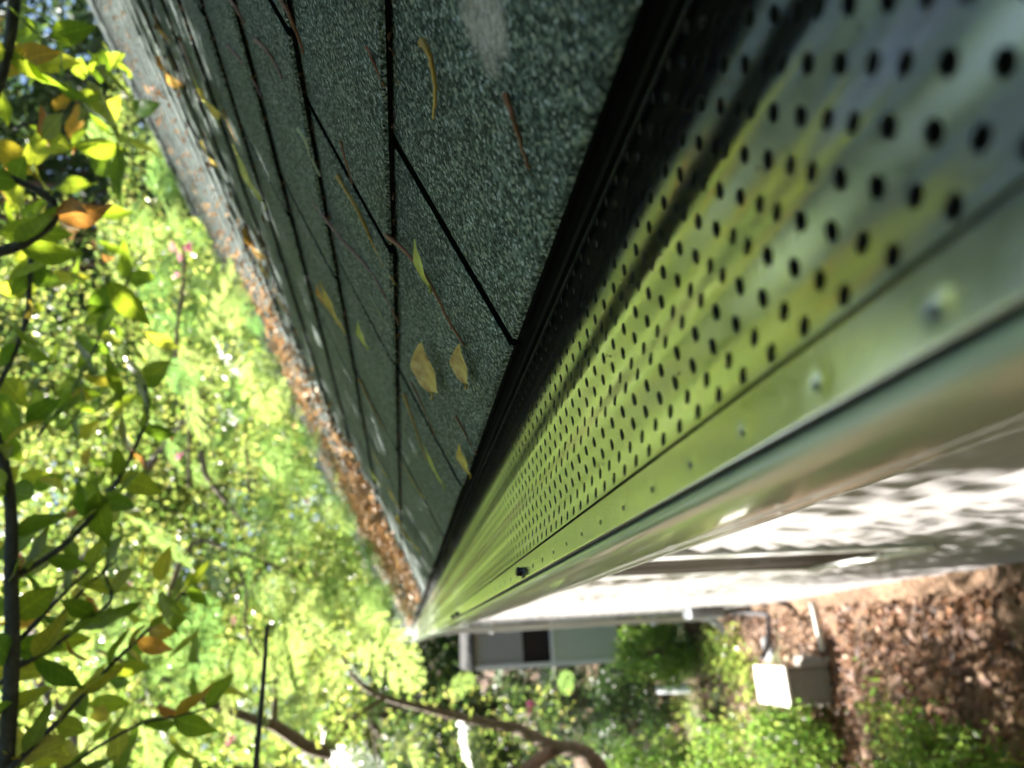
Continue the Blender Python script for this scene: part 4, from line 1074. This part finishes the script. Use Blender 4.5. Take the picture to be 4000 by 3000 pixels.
stems = [
 ([(1650, 165), (1672, 200), (1690, 262), (1700, 360), (1692, 460)], 0.0012, 'g', 'golden bent stalk with a brown bud on the lowest course'),
 ([(1973, 370), (2010, 480), (2040, 580), (2066, 660)], 0.0010, 'r', 'straight red-brown needle nearest the lens on the lowest course'),
 ([(1437, 185), (1460, 245), (1502, 338)], 0.0010, 'r', 'short rust twig on the second course near the top'),
 ([(1318, 690), (1400, 830), (1480, 1000), (1545, 1112)], 0.0013, 'g', 'long ochre stalk crossing the second course'),
 ([(1232, 800), (1330, 930), (1440, 1050), (1500, 1150), (1560, 1270)], 0.0013, 'p', 'long mauve stalk beside the ochre one'),
 ([(1512, 918), (1600, 1000), (1680, 1110), (1750, 1250), (1816, 1352)], 0.0013, 'r', 'longest brown stem running across to the folded tan leaf'),
 ([(1445, 1148), (1480, 1215), (1520, 1292)], 0.0010, 'w', 'straw-green stalk with a pink end above the tan leaf'),
 ([(1095, -10), (1135, 70), (1171, 158), (1184, 212)], 0.0013, 'r', 'brown stalk entering from the top border over the fourth course'),
 ([(1000, 158), (1040, 195), (1075, 250), (1102, 306)], 0.0014, 'p', 'pale pinkish curved stalk on the upper shaded courses'),
 ([(892, 180), (935, 230), (962, 266), (1022, 384)], 0.0012, 'p', 'thin tan stalk parallel to the pinkish curved one'),
 ([(1171, 506), (1195, 550), (1215, 608), (1250, 686)], 0.0018, 'w', 'chalky pale stalk on the third course'),
 ([(1329, 551), (1348, 620), (1375, 718)], 0.0008, 'r', 'very thin rust needle above the long ochre stalk'),
 ([(895, -10), (925, 40), (957, 90)], 0.0013, 'p', 'short pale stalk cut by the top border'),
 ([(1578, 1540), (1590, 1580), (1605, 1620), (1635, 1710), (1664, 1793)], 0.0016, 'g', 'yellow stalk on the lowest course just short of the narrow leaf'),
 ([(1605, 1494), (1649, 1582), (1702, 1712)], 0.0008, 'r', 'hair-thin red stem along the slot past the tan leaf'),
 ([(1780, 1622), (1820, 1700), (1860, 1775)], 0.0008, 'r', 'thin dark needle pointing to the crumpled yellow leaf'),
 ([(1400, 1480), (1440, 1560), (1500, 1680)], 0.0012, 'g', 'faint ochre stalk high among the far shaded courses'),
 ([(870, 425), (890, 480), (925, 555)], 0.0012, 'g', 'greenish stalk joined to the big olive-yellow leaf'),
 ([(700, 150), (735, 230), (770, 300)], 0.0013, 'r', 'dark brown stalk near the rust-coloured leaf'),
]
for (pp, r_, tone, lab) in stems:
    pts = smooth_path([on_roof(px, py, 0.0105 + 0.0015 * (i % 2)) for i, (px, py) in enumerate(pp)], 5)
    d0 = sum(((pts[i]).length for i in range(len(pts)))) / len(pts)
    b = MB(); rad = [r_ * 1.0 * (1.2 - 0.65 * i / len(pts) + 0.06 * math.sin(i * 2.3) + random.uniform(-.06, .06)) for i in range(len(pts))]; rad[0] *= 1.5
    pts = [p + Vector((random.gauss(0, .00022), random.gauss(0, .00022), random.gauss(0, .00015))) for p in pts]
    b.tube(pts, rad, 6)
    tag(b.obj('fallen_twig', STEM[tone], smooth=True), lab, 'twig', 'fallen twigs on the roof')

# grit and bits caught on the guard and in the shingle joints
n = 45
x = RNG.uniform(0.055, 0.145, n); y = 0.12 + np.abs(RNG.normal(0.2, 0.35, n))
P = np.stack([x, y, np.array([gz(v) for v in x]) + 0.0012], -1)
tag(leaf_cloud('gutter_grit', P, 0.0016, 0.0010, LITTER, flat=0.6), 'tiny dry flecks of grit caught on the perforated gutter guard', 'grit', kind='stuff')
n = 420
k = RNG.integers(1, 9, n); d = k * EXPO - np.abs(RNG.normal(0.002, 0.003, n)); y = 0.1 + np.abs(RNG.normal(0.6, 0.6, n))
hh = 0.0075
P = np.stack([X0 + UX*d + NX*hh, y, Z0 + UZ*d + NZ*hh], -1)
tag(leaf_cloud('roof_grit', P, 0.007, 0.0028, LITTER, flat=0.55), 'brown flecks caught along the shaded shingle course edges', 'grit', kind='stuff')
